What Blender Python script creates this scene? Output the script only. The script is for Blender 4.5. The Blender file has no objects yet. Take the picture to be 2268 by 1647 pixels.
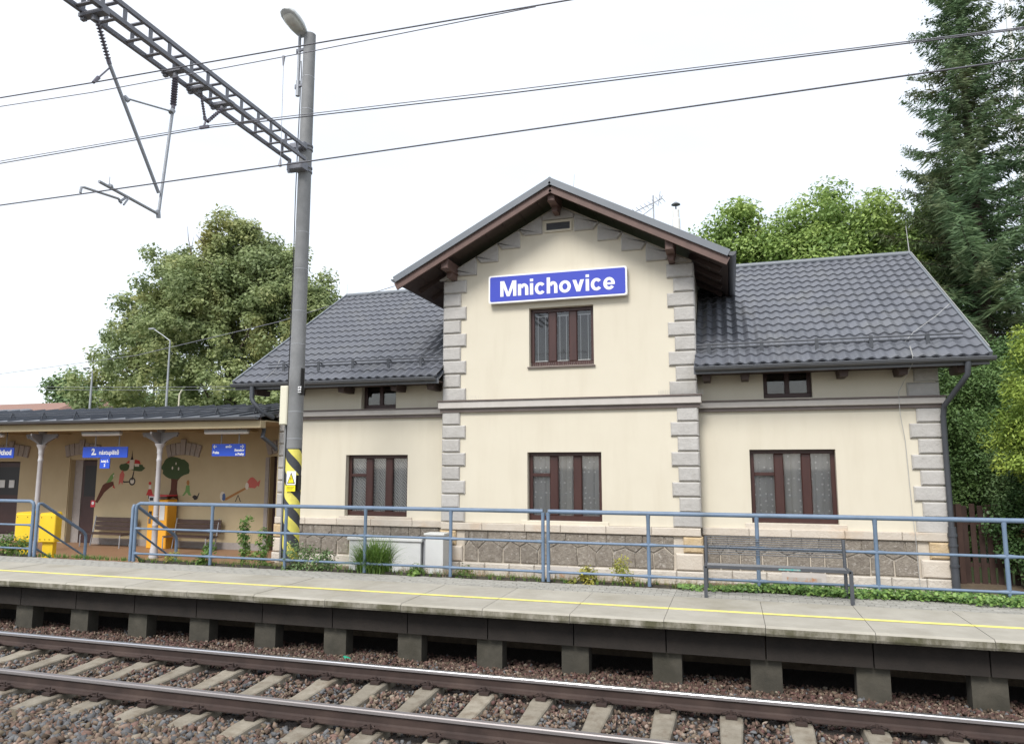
import bpy, math, random
import numpy as np
from mathutils import Vector, Matrix

# ------------------------------------------------------------------ camera, sky, sun, exposure
SC = bpy.context.scene
COL = SC.collection
F_PX, YAW, PITCH, CAM_Z = 1589.88, 0.29359, 0.12617, 2.5609
cam_data = bpy.data.cameras.new('camera')
cam_data.sensor_width = 36.0
cam_data.lens = 36.0 * F_PX / 2268.0
cam_data.clip_start = 0.05
cam_data.clip_end = 3000.0
cam = bpy.data.objects.new('camera', cam_data)
cam.location = (0, 0, CAM_Z)
cam.rotation_euler = (math.radians(90) + PITCH, 0, YAW)
COL.objects.link(cam)
SC.camera = cam

SUN_EL, SUN_AZ = math.radians(47), math.radians(190)      # behind the camera, a little to the left
world = bpy.data.worlds.new('World')
SC.world = world
world.use_nodes = True
wn, wl = world.node_tree.nodes, world.node_tree.links
wn.clear()
w_out = wn.new('ShaderNodeOutputWorld')
w_sky = wn.new('ShaderNodeTexSky')
w_sky.sky_type = 'NISHITA'
w_sky.sun_disc = False
w_sky.sun_elevation = SUN_EL
w_sky.sun_rotation = SUN_AZ
w_bg1 = wn.new('ShaderNodeBackground'); w_bg1.inputs['Strength'].default_value = 0.06
w_bg2 = wn.new('ShaderNodeBackground'); w_bg2.inputs['Strength'].default_value = 0.92
w_co = wn.new('ShaderNodeTexCoord')
w_map = wn.new('ShaderNodeMapping'); w_map.inputs['Scale'].default_value = (1.6, 1.6, 5.0)
w_no = wn.new('ShaderNodeTexNoise'); w_no.inputs['Scale'].default_value = 1.7; w_no.inputs['Detail'].default_value = 5
w_rp = wn.new('ShaderNodeValToRGB')
w_rp.color_ramp.elements[0].position = 0.3; w_rp.color_ramp.elements[0].color = (0.91, 0.945, 0.985, 1)
w_rp.color_ramp.elements[1].position = 0.62; w_rp.color_ramp.elements[1].color = (1.0, 1.0, 1.0, 1)
w_add = wn.new('ShaderNodeAddShader')
wl.new(w_sky.outputs[0], w_bg1.inputs[0])
wl.new(w_co.outputs['Generated'], w_map.inputs[0]); wl.new(w_map.outputs[0], w_no.inputs[0])
wl.new(w_no.outputs[0], w_rp.inputs[0]); wl.new(w_rp.outputs[0], w_bg2.inputs[0])
# overcast cloud layer: brightness rises evenly from horizon to zenith as under real cloud
w_sep = wn.new('ShaderNodeSeparateXYZ'); wl.new(w_co.outputs['Generated'], w_sep.inputs[0])
w_mr = wn.new('ShaderNodeMapRange'); w_mr.inputs[1].default_value = 0.0; w_mr.inputs[2].default_value = 1.0
w_mr.inputs[3].default_value = 0.74; w_mr.inputs[4].default_value = 0.86
wl.new(w_sep.outputs['Z'], w_mr.inputs[0]); wl.new(w_mr.outputs[0], w_bg2.inputs['Strength'])
wl.new(w_bg1.outputs[0], w_add.inputs[0]); wl.new(w_bg2.outputs[0], w_add.inputs[1])
wl.new(w_add.outputs[0], w_out.inputs[0])

sun_data = bpy.data.lights.new('sun', 'SUN')
sun_data.energy = 2.9
sun_data.angle = math.radians(20)
sun_data.color = (1.0, 0.97, 0.92)
sun = bpy.data.objects.new('sun', sun_data)
sd = Vector((math.sin(SUN_AZ) * math.cos(SUN_EL), math.cos(SUN_AZ) * math.cos(SUN_EL), math.sin(SUN_EL)))
sun.rotation_euler = sd.to_track_quat('Z', 'Y').to_euler()
COL.objects.link(sun)

vs = SC.view_settings
vs.view_transform = 'Standard'; vs.look = 'None'; vs.exposure = 0.30; vs.gamma = 1.0; vs.use_curve_mapping = False

rng = random.Random(7)
nr = np.random.default_rng(11)

# ------------------------------------------------------------------ helpers
class MB:
    """collects shapes that become one mesh object"""
    def __init__(s): s.v = []; s.f = []; s.m = []
    def add(s, vs_, fs, m=0):
        o = len(s.v); s.v += [tuple(p) for p in vs_]
        for f in fs: s.f.append(tuple(i + o for i in f)); s.m.append(m)
        return s
    def box(s, x0, x1, y0, y1, z0, z1, m=0):
        return s.add([(x0,y0,z0),(x1,y0,z0),(x1,y1,z0),(x0,y1,z0),(x0,y0,z1),(x1,y0,z1),(x1,y1,z1),(x0,y1,z1)],
              [(0,3,2,1),(4,5,6,7),(0,1,5,4),(1,2,6,5),(2,3,7,6),(3,0,4,7)], m)
    def bar(s, p, q, w, h, up=(0,0,1), m=0):
        p, q = Vector(p), Vector(q); d = (q - p).normalized(); u = Vector(up)
        if abs(d.dot(u)) > .98: u = Vector((1,0,0))
        a = d.cross(u).normalized() * w / 2; b = a.cross(d).normalized() * h / 2
        return s.add([p-a-b,p+a-b,p+a+b,p-a+b,q-a-b,q+a-b,q+a+b,q-a+b],
              [(0,1,2,3),(7,6,5,4),(0,4,5,1),(1,5,6,2),(2,6,7,3),(3,7,4,0)], m)
    def tube(s, p, q, r0, r1=None, n=10, cap=True, m=0):
        r1 = r0 if r1 is None else r1
        p, q = Vector(p), Vector(q); d = (q - p).normalized()
        u = Vector((0,0,1)) if abs(d.z) < .95 else Vector((1,0,0))
        a = d.cross(u).normalized(); b = a.cross(d)
        vv = []
        for c, r in ((p, r0), (q, r1)):
            for i in range(n):
                t = 2*math.pi*i/n; vv.append(c + a*math.cos(t)*r + b*math.sin(t)*r)
        fs = [(i, (i+1) % n, n+(i+1) % n, n+i) for i in range(n)]
        if cap: fs += [tuple(range(n-1,-1,-1)), tuple(range(n, 2*n))]
        return s.add(vv, fs, m)
    def path(s, pts, r, n=8, m=0):
        pts = [Vector(p) for p in pts]; vv = []; k = len(pts)
        for i, c in enumerate(pts):
            d = ((pts[min(i+1,k-1)] - c).normalized() + (c - pts[max(i-1,0)]).normalized()).normalized()
            if i == 0: a = d.cross(Vector((0,0,1)) if abs(d.z) < .9 else Vector((0,1,0))).normalized()
            else: a = (a - d * a.dot(d)).normalized()
            b = a.cross(d); rr = r[i] if isinstance(r, (list, tuple)) else r
            for j in range(n):
                t = 2*math.pi*j/n; vv.append(c + a*math.cos(t)*rr + b*math.sin(t)*rr)
        fs = [(i*n+j, i*n+(j+1) % n, (i+1)*n+(j+1) % n, (i+1)*n+j) for i in range(k-1) for j in range(n)]
        fs += [tuple(range(n-1,-1,-1)), tuple(range((k-1)*n, k*n))]
        return s.add(vv, fs, m)
    def lathe(s, x, y, prof, n=14, m=0):
        vv = [(x + r*math.cos(2*math.pi*j/n), y + r*math.sin(2*math.pi*j/n), z) for r, z in prof for j in range(n)]
        k = len(prof)
        fs = [(i*n+j, i*n+(j+1) % n, (i+1)*n+(j+1) % n, (i+1)*n+j) for i in range(k-1) for j in range(n)]
        fs += [tuple(range(n-1,-1,-1)), tuple(range((k-1)*n, k*n))]
        return s.add(vv, fs, m)
    def prism(s, poly, y0, y1, m=0, ch=0.0):
        """polygon in x,z (counter-clockwise seen from -Y) from front y0 to back y1; ch = chamfer of the front edge"""
        n = len(poly); cx = sum(p[0] for p in poly)/n; cz = sum(p[1] for p in poly)/n
        vv = []
        if ch:
            for x, z in poly:
                l = math.hypot(x-cx, z-cz) or 1; k = max(0, 1 - ch*1.3/l)
                vv.append((cx+(x-cx)*k, y0, cz+(z-cz)*k))
            vv += [(x, y0+ch, z) for x, z in poly] + [(x, y1, z) for x, z in poly]
            fs = [tuple(range(n))]
            for r in (0, 1): fs += [(r*n+(i+1) % n, r*n+i, (r+1)*n+i, (r+1)*n+(i+1) % n) for i in range(n)]
            fs.append(tuple(range(3*n-1, 2*n-1, -1)))
        else:
            vv = [(x, y0, z) for x, z in poly] + [(x, y1, z) for x, z in poly]
            fs = [tuple(range(n)), tuple(range(2*n-1, n-1, -1))] + [((i+1) % n, i, n+i, n+(i+1) % n) for i in range(n)]
        return s.add(vv, fs, m)
    def block(s, x0, x1, y0, y1, z0, z1, ch=.02, m=0):
        """stone with a chamfered front towards -Y"""
        vv = [(x0+ch,y0,z0+ch),(x1-ch,y0,z0+ch),(x1-ch,y0,z1-ch),(x0+ch,y0,z1-ch),
              (x0,y0+ch,z0),(x1,y0+ch,z0),(x1,y0+ch,z1),(x0,y0+ch,z1),(x0,y1,z0),(x1,y1,z0),(x1,y1,z1),(x0,y1,z1)]
        fs = [(0,1,2,3)] + [(4+i,4+(i+1)%4,(i+1)%4,i) for i in range(4)] + [(8+i,8+(i+1)%4,4+(i+1)%4,4+i) for i in range(4)] + [(11,10,9,8)]
        return s.add(vv, fs, m)
    def mesh(s, name, mats, smooth=0):
        me = bpy.data.meshes.new(name); me.from_pydata(s.v, [], s.f)
        for m in (mats if isinstance(mats, (list, tuple)) else [mats]): me.materials.append(m)
        if any(s.m): me.polygons.foreach_set('material_index', s.m)
        if smooth:
            me.polygons.foreach_set('use_smooth', [True]*len(me.polygons))
            me.set_sharp_from_angle(angle=math.radians(smooth))
        me.update(); return me
    def build(s, name, mats, parent=None, smooth=0):
        return link(s.mesh(name, mats, smooth), name, parent)

def link(me, name, parent=None, loc=None):
    o = bpy.data.objects.new(name, me); COL.objects.link(o)
    if parent is not None: o.parent = parent; 
    if loc: o.location = loc
    return o
def tag(o, label=None, cat=None, group=None, kind=None):
    if label: o['label'] = label
    if cat: o['category'] = cat
    if group: o['group'] = group
    if kind: o['kind'] = kind
    return o
def thing(name, label, cat, group=None, loc=(0,0,0), rz=0):
    o = bpy.data.objects.new(name, None); COL.objects.link(o); o.location = loc; o.rotation_euler = (0,0,rz)
    return tag(o, label, cat, group)
def copy_tree(o, parent=None):
    c = o.copy(); COL.objects.link(c); c.parent = parent
    for ch in o.children: copy_tree(ch, c)
    return c
def npmesh(name, V, F, mats, tint=None, parent=None, smooth=False, midx=None):
    """fast mesh; F is an (n,k) array; tint = a number per face"""
    V = np.asarray(V, np.float32); F = np.asarray(F, np.int32); n, k = F.shape
    me = bpy.data.meshes.new(name)
    me.vertices.add(len(V)); me.vertices.foreach_set('co', V.ravel())
    me.loops.add(n*k); me.loops.foreach_set('vertex_index', F.ravel())
    me.polygons.add(n); me.polygons.foreach_set('loop_start', np.arange(0, n*k, k, dtype=np.int32))
    me.polygons.foreach_set('loop_total', np.full(n, k, np.int32))
    for m in (mats if isinstance(mats, (list, tuple)) else [mats]): me.materials.append(m)
    if midx is not None: me.polygons.foreach_set('material_index', np.asarray(midx, np.int32))
    if smooth: me.polygons.foreach_set('use_smooth', np.ones(n, bool))
    me.update(calc_edges=True); me.validate()
    if tint is not None:
        a = me.attributes.new('tint', 'FLOAT', 'FACE'); a.data.foreach_set('value', np.asarray(tint, np.float32))
    return link(me, name, parent)

# ------------------------------------------------------------------ materials (world-position noise, so copies differ)
def mat(name, c1, c2=None, scale=3.0, rough=.8, bump=None, rand=0.0, metal=0.0, stretch=None, c3=None, s3=.6, w3=(.5,.7), st3=None,
        tint=0.0, spec=None, trans=0.0, coat=0, detail=6, ramp=(.3,.7)):
    m = bpy.data.materials.new(name); m.use_nodes = True
    N, L = m.node_tree.nodes, m.node_tree.links
    b = N['Principled BSDF']
    b.inputs['Roughness'].default_value = rough; b.inputs['Metallic'].default_value = metal
    if spec is not None: b.inputs['Specular IOR Level'].default_value = spec
    if coat: b.inputs['Coat Weight'].default_value = coat; b.inputs['Coat Roughness'].default_value = .15
    geo = N.new('ShaderNodeNewGeometry'); vec = geo.outputs['Position']
    if stretch:
        mp = N.new('ShaderNodeMapping'); mp.inputs['Scale'].default_value = stretch
        L.new(vec, mp.inputs[0]); vec = mp.outputs[0]
    def noise(sc, dt=detail, v=None):
        n = N.new('ShaderNodeTexNoise'); n.inputs['Scale'].default_value = sc; n.inputs['Detail'].default_value = dt
        n.inputs['Roughness'].default_value = .62
        L.new(vec if v is None else v, n.inputs['Vector']); return n.outputs[0]
    col = None
    if c2:
        r = N.new('ShaderNodeValToRGB'); r.color_ramp.elements[0].position = ramp[0]; r.color_ramp.elements[1].position = ramp[1]
        r.color_ramp.elements[0].color = (*c1, 1); r.color_ramp.elements[1].color = (*c2, 1)
        L.new(noise(scale), r.inputs[0]); col = r.outputs[0]
    if c3:
        r3 = N.new('ShaderNodeMapRange'); r3.inputs[1].default_value = w3[0]; r3.inputs[2].default_value = w3[1]
        v3 = geo.outputs['Position']
        if st3:
            m3 = N.new('ShaderNodeMapping'); m3.inputs['Scale'].default_value = st3; L.new(v3, m3.inputs[0]); v3 = m3.outputs[0]
        L.new(noise(s3, 8, v3), r3.inputs[0])
        mx = N.new('ShaderNodeMix'); mx.data_type = 'RGBA'; L.new(r3.outputs[0], mx.inputs[0])
        if col: L.new(col, mx.inputs[6])
        else: mx.inputs[6].default_value = (*c1, 1)
        mx.inputs[7].default_value = (*c3, 1); col = mx.outputs[2]
    if rand or tint:
        hs = N.new('ShaderNodeHueSaturation')
        if col: L.new(col, hs.inputs['Color'])
        else: hs.inputs['Color'].default_value = (*c1, 1)
        if rand:
            oi = N.new('ShaderNodeObjectInfo'); src = oi.outputs['Random']; amt = rand
        else:
            at = N.new('ShaderNodeAttribute'); at.attribute_name = 'tint'; src = at.outputs['Fac']; amt = tint
        mr = N.new('ShaderNodeMapRange'); mr.inputs[3].default_value = 1 - amt; mr.inputs[4].default_value = 1 + amt
        L.new(src, mr.inputs[0]); L.new(mr.outputs[0], hs.inputs['Value'])
        if tint:
            mh = N.new('ShaderNodeMapRange'); mh.inputs[3].default_value = .515; mh.inputs[4].default_value = .475
            L.new(src, mh.inputs[0]); L.new(mh.outputs[0], hs.inputs['Hue'])
        col = hs.outputs[0]
    if col: L.new(col, b.inputs['Base Color'])
    else: b.inputs['Base Color'].default_value = (*c1, 1)
    if bump:
        bp = N.new('ShaderNodeBump'); bp.inputs['Strength'].default_value = bump[1]; bp.inputs['Distance'].default_value = .02 if len(bump) < 3 else bump[2]
        L.new(noise(bump[0], 5), bp.inputs['Height']); L.new(bp.outputs[0], b.inputs['Normal'])
    if trans:
        tr = N.new('ShaderNodeBsdfTranslucent'); ms = N.new('ShaderNodeMixShader'); ms.inputs[0].default_value = trans
        if col: L.new(col, tr.inputs[0])
        L.new(b.outputs[0], ms.inputs[1]); L.new(tr.outputs[0], ms.inputs[2]); L.new(ms.outputs[0], N['Material Output'].inputs[0])
    return m

CREAM = mat('cream_plaster', (.585,.538,.437), (.61,.565,.462), 1.2, .9, (60,.12,.004), c3=(.53,.48,.38), s3=1.0, w3=(.50,.9), st3=(2.2,2.2,.28))
CREAM_HALL = mat('yellow_plaster', (.40,.325,.20), (.445,.365,.23), 1.5, .9, (50,.12,.004))
QUOIN = mat('grey_rusticated_stone', (.39,.375,.355), (.44,.425,.405), 6, .9, (13,.8,.022), rand=.05, c3=(.33,.315,.29), s3=1.4, w3=(.52,.8), st3=(1,1,.6))
QUOIN_HALL = mat('grey_arch_stone', (.28,.25,.23), (.33,.30,.28), 9, .9, (14,.6,.02), rand=.05)
CORNICE = mat('cornice_grey', (.44,.41,.38), (.49,.46,.43), 5, .85, (40,.1,.005))
FLASH = mat('brown_flashing', (.10,.075,.065), (.14,.11,.10), 3, .45)
LEDGE = mat('pink_sandstone', (.50,.44,.365), (.56,.505,.435), 4, .9, (22,.6,.02), rand=.07, c3=(.50,.38,.27), s3=1.1, w3=(.55,.75))
ASHLAR = mat('pale_ashlar', (.44,.40,.345), (.54,.50,.44), 6, .9, (14,.9,.03), rand=.07, c3=(.36,.30,.24), s3=2.2, w3=(.58,.8))
OCHRE = mat('ochre_corner_stone', (.42,.31,.17), (.52,.41,.27), 7, .9, (16,.9,.03), rand=.08)
RUBBLE = mat('dark_rubble_stone', (.17,.145,.12), (.27,.24,.20), 12, .95, (26,1.0,.03), rand=.12, c3=(.40,.37,.33), s3=14, w3=(.56,.7))
MORTAR = mat('pale_mortar', (.45,.40,.33), (.55,.49,.41), 12, .95, (30,.6,.01))
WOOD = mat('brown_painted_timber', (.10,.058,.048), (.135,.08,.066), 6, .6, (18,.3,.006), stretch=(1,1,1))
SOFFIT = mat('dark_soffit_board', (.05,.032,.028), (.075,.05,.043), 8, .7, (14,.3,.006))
FRAME = mat('red_brown_window_frame', (.036,.012,.010), (.055,.020,.016), 9, .4, (40,.1,.003), stretch=(1,1,.2))
DARKDOOR = mat('dark_brown_door', (.035,.014,.014), (.05,.022,.02), 3, .5)
TILE = mat('anthracite_metal_tile', (.098,.104,.122), (.118,.124,.142), 2, .42, (90,.1,.002), rand=.11, spec=.5, c3=(.14,.143,.148), s3=1.3, w3=(.5,.8), st3=(1,1,.5))
SHEET = mat('anthracite_sheet', (.10,.11,.13), (.12,.13,.15), 2, .35, spec=.6)
SHEET_EDGE = mat('dark_verge_sheet', (.135,.15,.17), (.16,.175,.195), 2, .45)
GUTTER = mat('grey_gutter', (.09,.095,.105), (.11,.115,.125), 3, .4)
PIPE = mat('dark_downpipe', (.045,.05,.06), (.065,.07,.08), 3, .45)
CONC = mat('platform_concrete', (.30,.28,.235), (.37,.348,.298), 2.6, .92, (70,.5,.008), rand=.04, c3=(.25,.23,.18), s3=.9, w3=(.5,.75))
CONC_EDGE = mat('mossy_concrete_edge', (.11,.10,.065), (.34,.315,.265), 9, .95, (40,.7,.015), rand=.06, c3=(.085,.08,.045), s3=3, w3=(.42,.62), stretch=(1,1,.35))
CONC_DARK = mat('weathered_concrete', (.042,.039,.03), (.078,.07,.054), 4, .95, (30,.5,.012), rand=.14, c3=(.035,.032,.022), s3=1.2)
BEAM = mat('dark_concrete_beam', (.016,.013,.011), (.028,.022,.018), 3, .95, (30,.4,.01), rand=.1)  # near-black base colour for the beams, darker than the piers
PAVER = mat('grey_paver', (.24,.232,.205), (.31,.30,.27), 9, .92, (60,.3,.004), rand=.12)
YELLOW = mat('yellow_line_paint', (.66,.585,.14), (.72,.65,.20), 20, .8, c3=(.46,.42,.25), s3=7, w3=(.5,.72))
DULLHEAD = mat('dull_rail_head', (.22,.20,.20), (.30,.28,.275), 30, .5, metal=.7, stretch=(.02,6,1))
SLEEPER = mat('concrete_sleeper', (.19,.165,.125), (.27,.24,.19), 7, .95, (45,.6,.01), rand=.12, c3=(.15,.12,.085), s3=5)
RUST = mat('rusty_rail', (.026,.015,.012), (.044,.026,.021), 5, .8, (60,.3,.003), c3=(.06,.038,.03), s3=1.6)
POLISH = mat('polished_rail_head', (.48,.48,.50), (.58,.58,.60), 30, .30, metal=1.0, stretch=(.02,6,1))
HEADSIDE = mat('worn_rail_head_side', (.26,.24,.24), (.36,.34,.34), 20, .5, metal=.6, stretch=(.05,2,2))
STONE = mat('ballast_stone', (.225,.18,.145), (.25,.20,.165), 20, .9, (60,.5,.006), tint=.5)
BALLAST_BASE = mat('ballast_bed', (.03,.024,.02), (.055,.043,.034), 30, .95, (40,1,.03))
SOIL = mat('soil', (.10,.075,.05), (.16,.12,.08), 8, .95, (30,.6,.02))
GRASSG = mat('distant_ground_grass', (.07,.10,.035), (.11,.15,.05), 3, .95, (20,.5,.02))
HALLFLOOR = mat('brown_tiled_floor', (.24,.135,.075), (.28,.165,.095), 6, .55)
BLUE = mat('blue_grey_paint', (.115,.17,.25), (.145,.20,.285), 6, .48, (80,.08,.002), c3=(.10,.14,.19), s3=2)
BENCHM = mat('dark_grey_bench_paint', (.05,.055,.065), (.07,.075,.085), 6, .45)
WOODBENCH = mat('dark_slat', (.045,.025,.02), (.07,.042,.034), 9, .5)
STEEL = mat('grey_steel', (.30,.31,.33), (.38,.39,.41), 6, .5, metal=.3)
MAST = mat('grey_mast_paint', (.185,.188,.19), (.225,.228,.23), 5, .7, (40,.2,.003), c3=(.15,.153,.155), s3=1.5)
TRUSS = mat('truss_grey_paint', (.165,.17,.195), (.20,.205,.235), 5, .55)
GALV = mat('galvanised_tube', (.27,.285,.31), (.34,.355,.38), 5, .5, metal=.3)
INSUL = mat('brown_grey_insulator', (.12,.11,.14), (.15,.14,.17), 5, .3)
COLUMN = mat('pale_grey_column_paint', (.40,.385,.39), (.46,.445,.45), 3, .5)
BRACKET = mat('cast_iron_bracket_paint', (.15,.138,.135), (.19,.175,.17), 3, .6)
YEL = mat('yellow_enamel', (.80,.52,.02), (.84,.57,.03), 3, .4)
STRIPE_Y = mat('stripe_yellow_paint', (.68,.60,.10), (.74,.66,.15), 14, .7, c3=(.52,.46,.12), s3=5, w3=(.55,.75))
STRIPE_B = mat('stripe_black_paint', (.035,.037,.045), (.055,.058,.066), 14, .7)
ORANGE = mat('orange_machine_paint', (.72,.33,.02), (.76,.37,.03), 3, .45)
REDP = mat('red_print', (.55,.035,.05), None, rough=.5)
SIGNBLUE = mat('sign_blue', (.04,.06,.44), None, rough=.28)
SIGNBLUE2 = mat('sign_bright_blue', (.015,.075,.55), None, rough=.4)
WHITE = mat('white_plastic', (.80,.80,.80), None, rough=.4)
OFFWHITE = mat('off_white_cabinet', (.54,.55,.54), (.60,.61,.60), 3, .55, c3=(.58,.58,.55), s3=1.2)
BLACKP = mat('black_print', (.01,.01,.012), None, rough=.5)
LAMPGLASS = mat('lamp_cover', (.55,.55,.50), (.62,.62,.58), 14, .15)
WIRE = mat('dark_wire', (.10,.10,.115), None, rough=.5)
WIRE_L = mat('pale_wire', (.22,.22,.25), None, rough=.5)
CABLE = mat('lightning_cable', (.38,.38,.37), None, rough=.5)
BLACKC = mat('black_cable', (.02,.02,.022), None, rough=.6)
ROOFRED = mat('red_clay_tiles', (.19,.105,.082), (.25,.15,.118), 9, .8, rand=.1)
SOLAR = mat('solar_panel', (.02,.025,.04), None, rough=.2)
INTERIOR = mat('dim_interior', (.14,.12,.10), None, rough=.9)
BARK = mat('bark', (.05,.038,.028), (.09,.07,.052), 6, .95, (20,.9,.03))
FENCEW = mat('dark_fence_board', (.035,.017,.013), (.06,.033,.026), 9, .8, (20,.5,.008), rand=.25, stretch=(1,1,.2))
LINDEN = mat('linden_leaf', (.26,.33,.15), (.32,.385,.175), .55, .65, tint=.38, trans=.42, c3=(.34,.34,.13), s3=.28, w3=(.52,.68))
WALNUT = mat('walnut_leaf', (.24,.36,.10), (.31,.43,.13), .6, .55, tint=.35, trans=.35)
DARKLEAF = mat('mid_green_leaf', (.13,.21,.085), (.18,.27,.10), .6, .6, tint=.35, trans=.25)
SPRUCE = mat('spruce_needles', (.09,.165,.08), (.13,.21,.095), .5, .7, tint=.45, trans=.3, c3=(.15,.16,.075), s3=.3, w3=(.5,.65))
THUJA = mat('thuja_spray', (.085,.165,.05), (.13,.22,.065), .7, .6, tint=.35, trans=.2)
HEDGE = mat('bright_hedge_leaf', (.23,.34,.06), (.32,.43,.08), .9, .6, tint=.3, trans=.3)
IVY = mat('ivy_leaf', (.06,.13,.045), (.09,.17,.055), 1.2, .45, tint=.35, trans=.15, c3=(.22,.08,.03), s3=1.3, w3=(.6,.7))
WEED = mat('weed_leaf', (.10,.19,.04), (.15,.26,.055), 3, .6, tint=.35, trans=.3)
WEEDY = mat('yellow_green_leaf', (.30,.33,.06), (.38,.36,.07), 3, .6, tint=.3, trans=.3)
DRY = mat('dry_grass', (.38,.30,.17), (.46,.37,.22), 3, .8, tint=.3, trans=.25)
GRASSB = mat('grass_blade', (.11,.21,.045), (.17,.29,.065), 3, .5, tint=.35, trans=.25)
CHIMNEY = mat('white_chimney_metal', (.68,.67,.63), (.74,.73,.70), 3, .5)

def glass_mat():
    m = bpy.data.materials.new('window_glass'); m.use_nodes = True
    N, L = m.node_tree.nodes, m.node_tree.links; N.clear()
    out = N.new('ShaderNodeOutputMaterial'); t = N.new('ShaderNodeBsdfTransparent'); t.inputs[0].default_value = (.93,.93,.93,1)
    g = N.new('ShaderNodeBsdfGlossy'); g.inputs['Roughness'].default_value = .03
    fr = N.new('ShaderNodeFresnel'); fr.inputs[0].default_value = 1.5; mx = N.new('ShaderNodeMixShader')
    ma = N.new('ShaderNodeMath'); ma.operation = 'MULTIPLY'; ma.inputs[1].default_value = 1.3; L.new(fr.outputs[0], ma.inputs[0])
    L.new(ma.outputs[0], mx.inputs[0]); L.new(t.outputs[0], mx.inputs[1]); L.new(g.outputs[0], mx.inputs[2]); L.new(mx.outputs[0], out.inputs[0])
    return m
GLASS = glass_mat()
def lace_mat(name, kind):
    """net curtain: woven pattern lets part of the light through"""
    m = bpy.data.materials.new(name); m.use_nodes = True
    N, L = m.node_tree.nodes, m.node_tree.links; N.clear()
    out = N.new('ShaderNodeOutputMaterial'); d = N.new('ShaderNodeBsdfDiffuse'); t = N.new('ShaderNodeBsdfTransparent')
    d.inputs[0].default_value = (.86,.86,.84,1)
    tc = N.new('ShaderNodeTexCoord'); mp = N.new('ShaderNodeMapping'); L.new(tc.outputs['Object'], mp.inputs[0])
    if kind == 'waves':
        w = N.new('ShaderNodeTexWave'); w.inputs['Scale'].default_value = 7; w.inputs['Distortion'].default_value = 3; w.inputs['Detail'].default_value = 1
        mp.inputs['Rotation'].default_value = (0, math.radians(35), 0); L.new(mp.outputs[0], w.inputs[0]); src = w.outputs['Fac']; lo, hi = .42, 1.0
    else:
        w = N.new('ShaderNodeTexVoronoi'); w.inputs['Scale'].default_value = 9; w.inputs['Randomness'].default_value = .35
        mp.inputs['Scale'].default_value = (1, .0, 1); L.new(mp.outputs[0], w.inputs[0])
        s1 = N.new('ShaderNodeMapRange'); s1.inputs[1].default_value = .22; s1.inputs[2].default_value = .15
        L.new(w.outputs['Distance'], s1.inputs[0]); src = s1.outputs[0]; lo, hi = .62, 1.0
    r = N.new('ShaderNodeMapRange'); r.inputs[3].default_value = lo; r.inputs[4].default_value = hi; L.new(src, r.inputs[0])
    mx = N.new('ShaderNodeMixShader'); L.new(r.outputs[0], mx.inputs[0]); L.new(t.outputs[0], mx.inputs[1]); L.new(d.outputs[0], mx.inputs[2]); L.new(mx.outputs[0], out.inputs[0])
    return m
LACE_W = lace_mat('wavy_net_curtain', 'waves'); LACE_D = lace_mat('dotted_net_curtain', 'dots')

# ------------------------------------------------------------------ ground
GZ = .12
def sheet(name, x0, x1, y0, y1, z, m, kind='structure'):
    return tag(MB().add([(x0,y0,z),(x1,y0,z),(x1,y1,z),(x0,y1,z)], [(0,1,2,3)]).build(name, m), kind=kind)
g = MB(); g.add([(-900,12.5,GZ-.02),(900,12.5,GZ-.02),(900,1500,GZ-.02),(-900,1500,GZ-.02)], [(0,1,2,3)])
tag(g.build('ground', GRASSG), kind='structure')
tag(MB().add([(-60,12.5,GZ),(30,12.5,GZ),(30,17.4,GZ),(-60,17.4,GZ)], [(0,1,2,3)]).build('yard', SOIL), kind='structure')
def ball_z(y):
    ys = [-20, 5.9, 6.35, 6.9, 8.7, 9.1, 9.8, 10.4, 12.5]; zs = [-.17, -.17, -.22, -.245, -.245, -.225, -.33, -.40, -.42]
    return np.interp(y, ys, zs) + .04
g = MB()
ys = [-300, -5, 5.9, 6.35, 6.9, 8.7, 9.1, 9.8, 10.4, 12.49]
g.add([(x, y, float(ball_z(y)) - .035) for y in ys for x in (-400, 400)], [(2*i, 2*i+1, 2*i+3, 2*i+2) for i in range(len(ys)-1)])
tag(g.build('track_bed', BALLAST_BASE), kind='structure')

# ------------------------------------------------------------------ platform: slabs on beams and piers, pavers, kerb and fill
PZ = .55; SL = 1.245; PX0 = -12.11
plat = bpy.data.objects.new('platform', None); COL.objects.link(plat); tag(plat, kind='structure')
def slab_mesh(w):
    b = MB(); g_ = .0035; prof = [(9.80,.43),(9.785,.46),(9.785,.525),(9.82,.55),(11.505,.55),(11.505,.43)]
    n = len(prof)
    vv = [(x, y, z) for x in (g_, w-g_) for y, z in prof]
    b.add(vv, [tuple(range(n-1,-1,-1)), tuple(range(n, 2*n))])
    for i in range(n):
        b.add([vv[i], vv[(i+1)%n], vv[n+(i+1)%n], vv[n+i]], [(0,1,2,3)], 1 if i in (0,1,5) else 0)
    return b.mesh('slab', [CONC, CONC_EDGE])
sm_ = slab_mesh(SL)
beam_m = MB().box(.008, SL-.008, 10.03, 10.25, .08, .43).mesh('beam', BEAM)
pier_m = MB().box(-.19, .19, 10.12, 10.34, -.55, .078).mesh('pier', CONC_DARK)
line_m = MB().box(.004, SL-.004, 10.50, 10.60, .551, .554).mesh('yellow_line', YELLOW)
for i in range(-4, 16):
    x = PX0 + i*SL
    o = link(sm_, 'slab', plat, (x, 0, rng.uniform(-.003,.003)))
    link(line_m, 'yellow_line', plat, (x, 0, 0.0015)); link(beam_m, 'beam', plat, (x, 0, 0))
    link(pier_m, 'pier', plat, (x, 0, 0))
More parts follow.
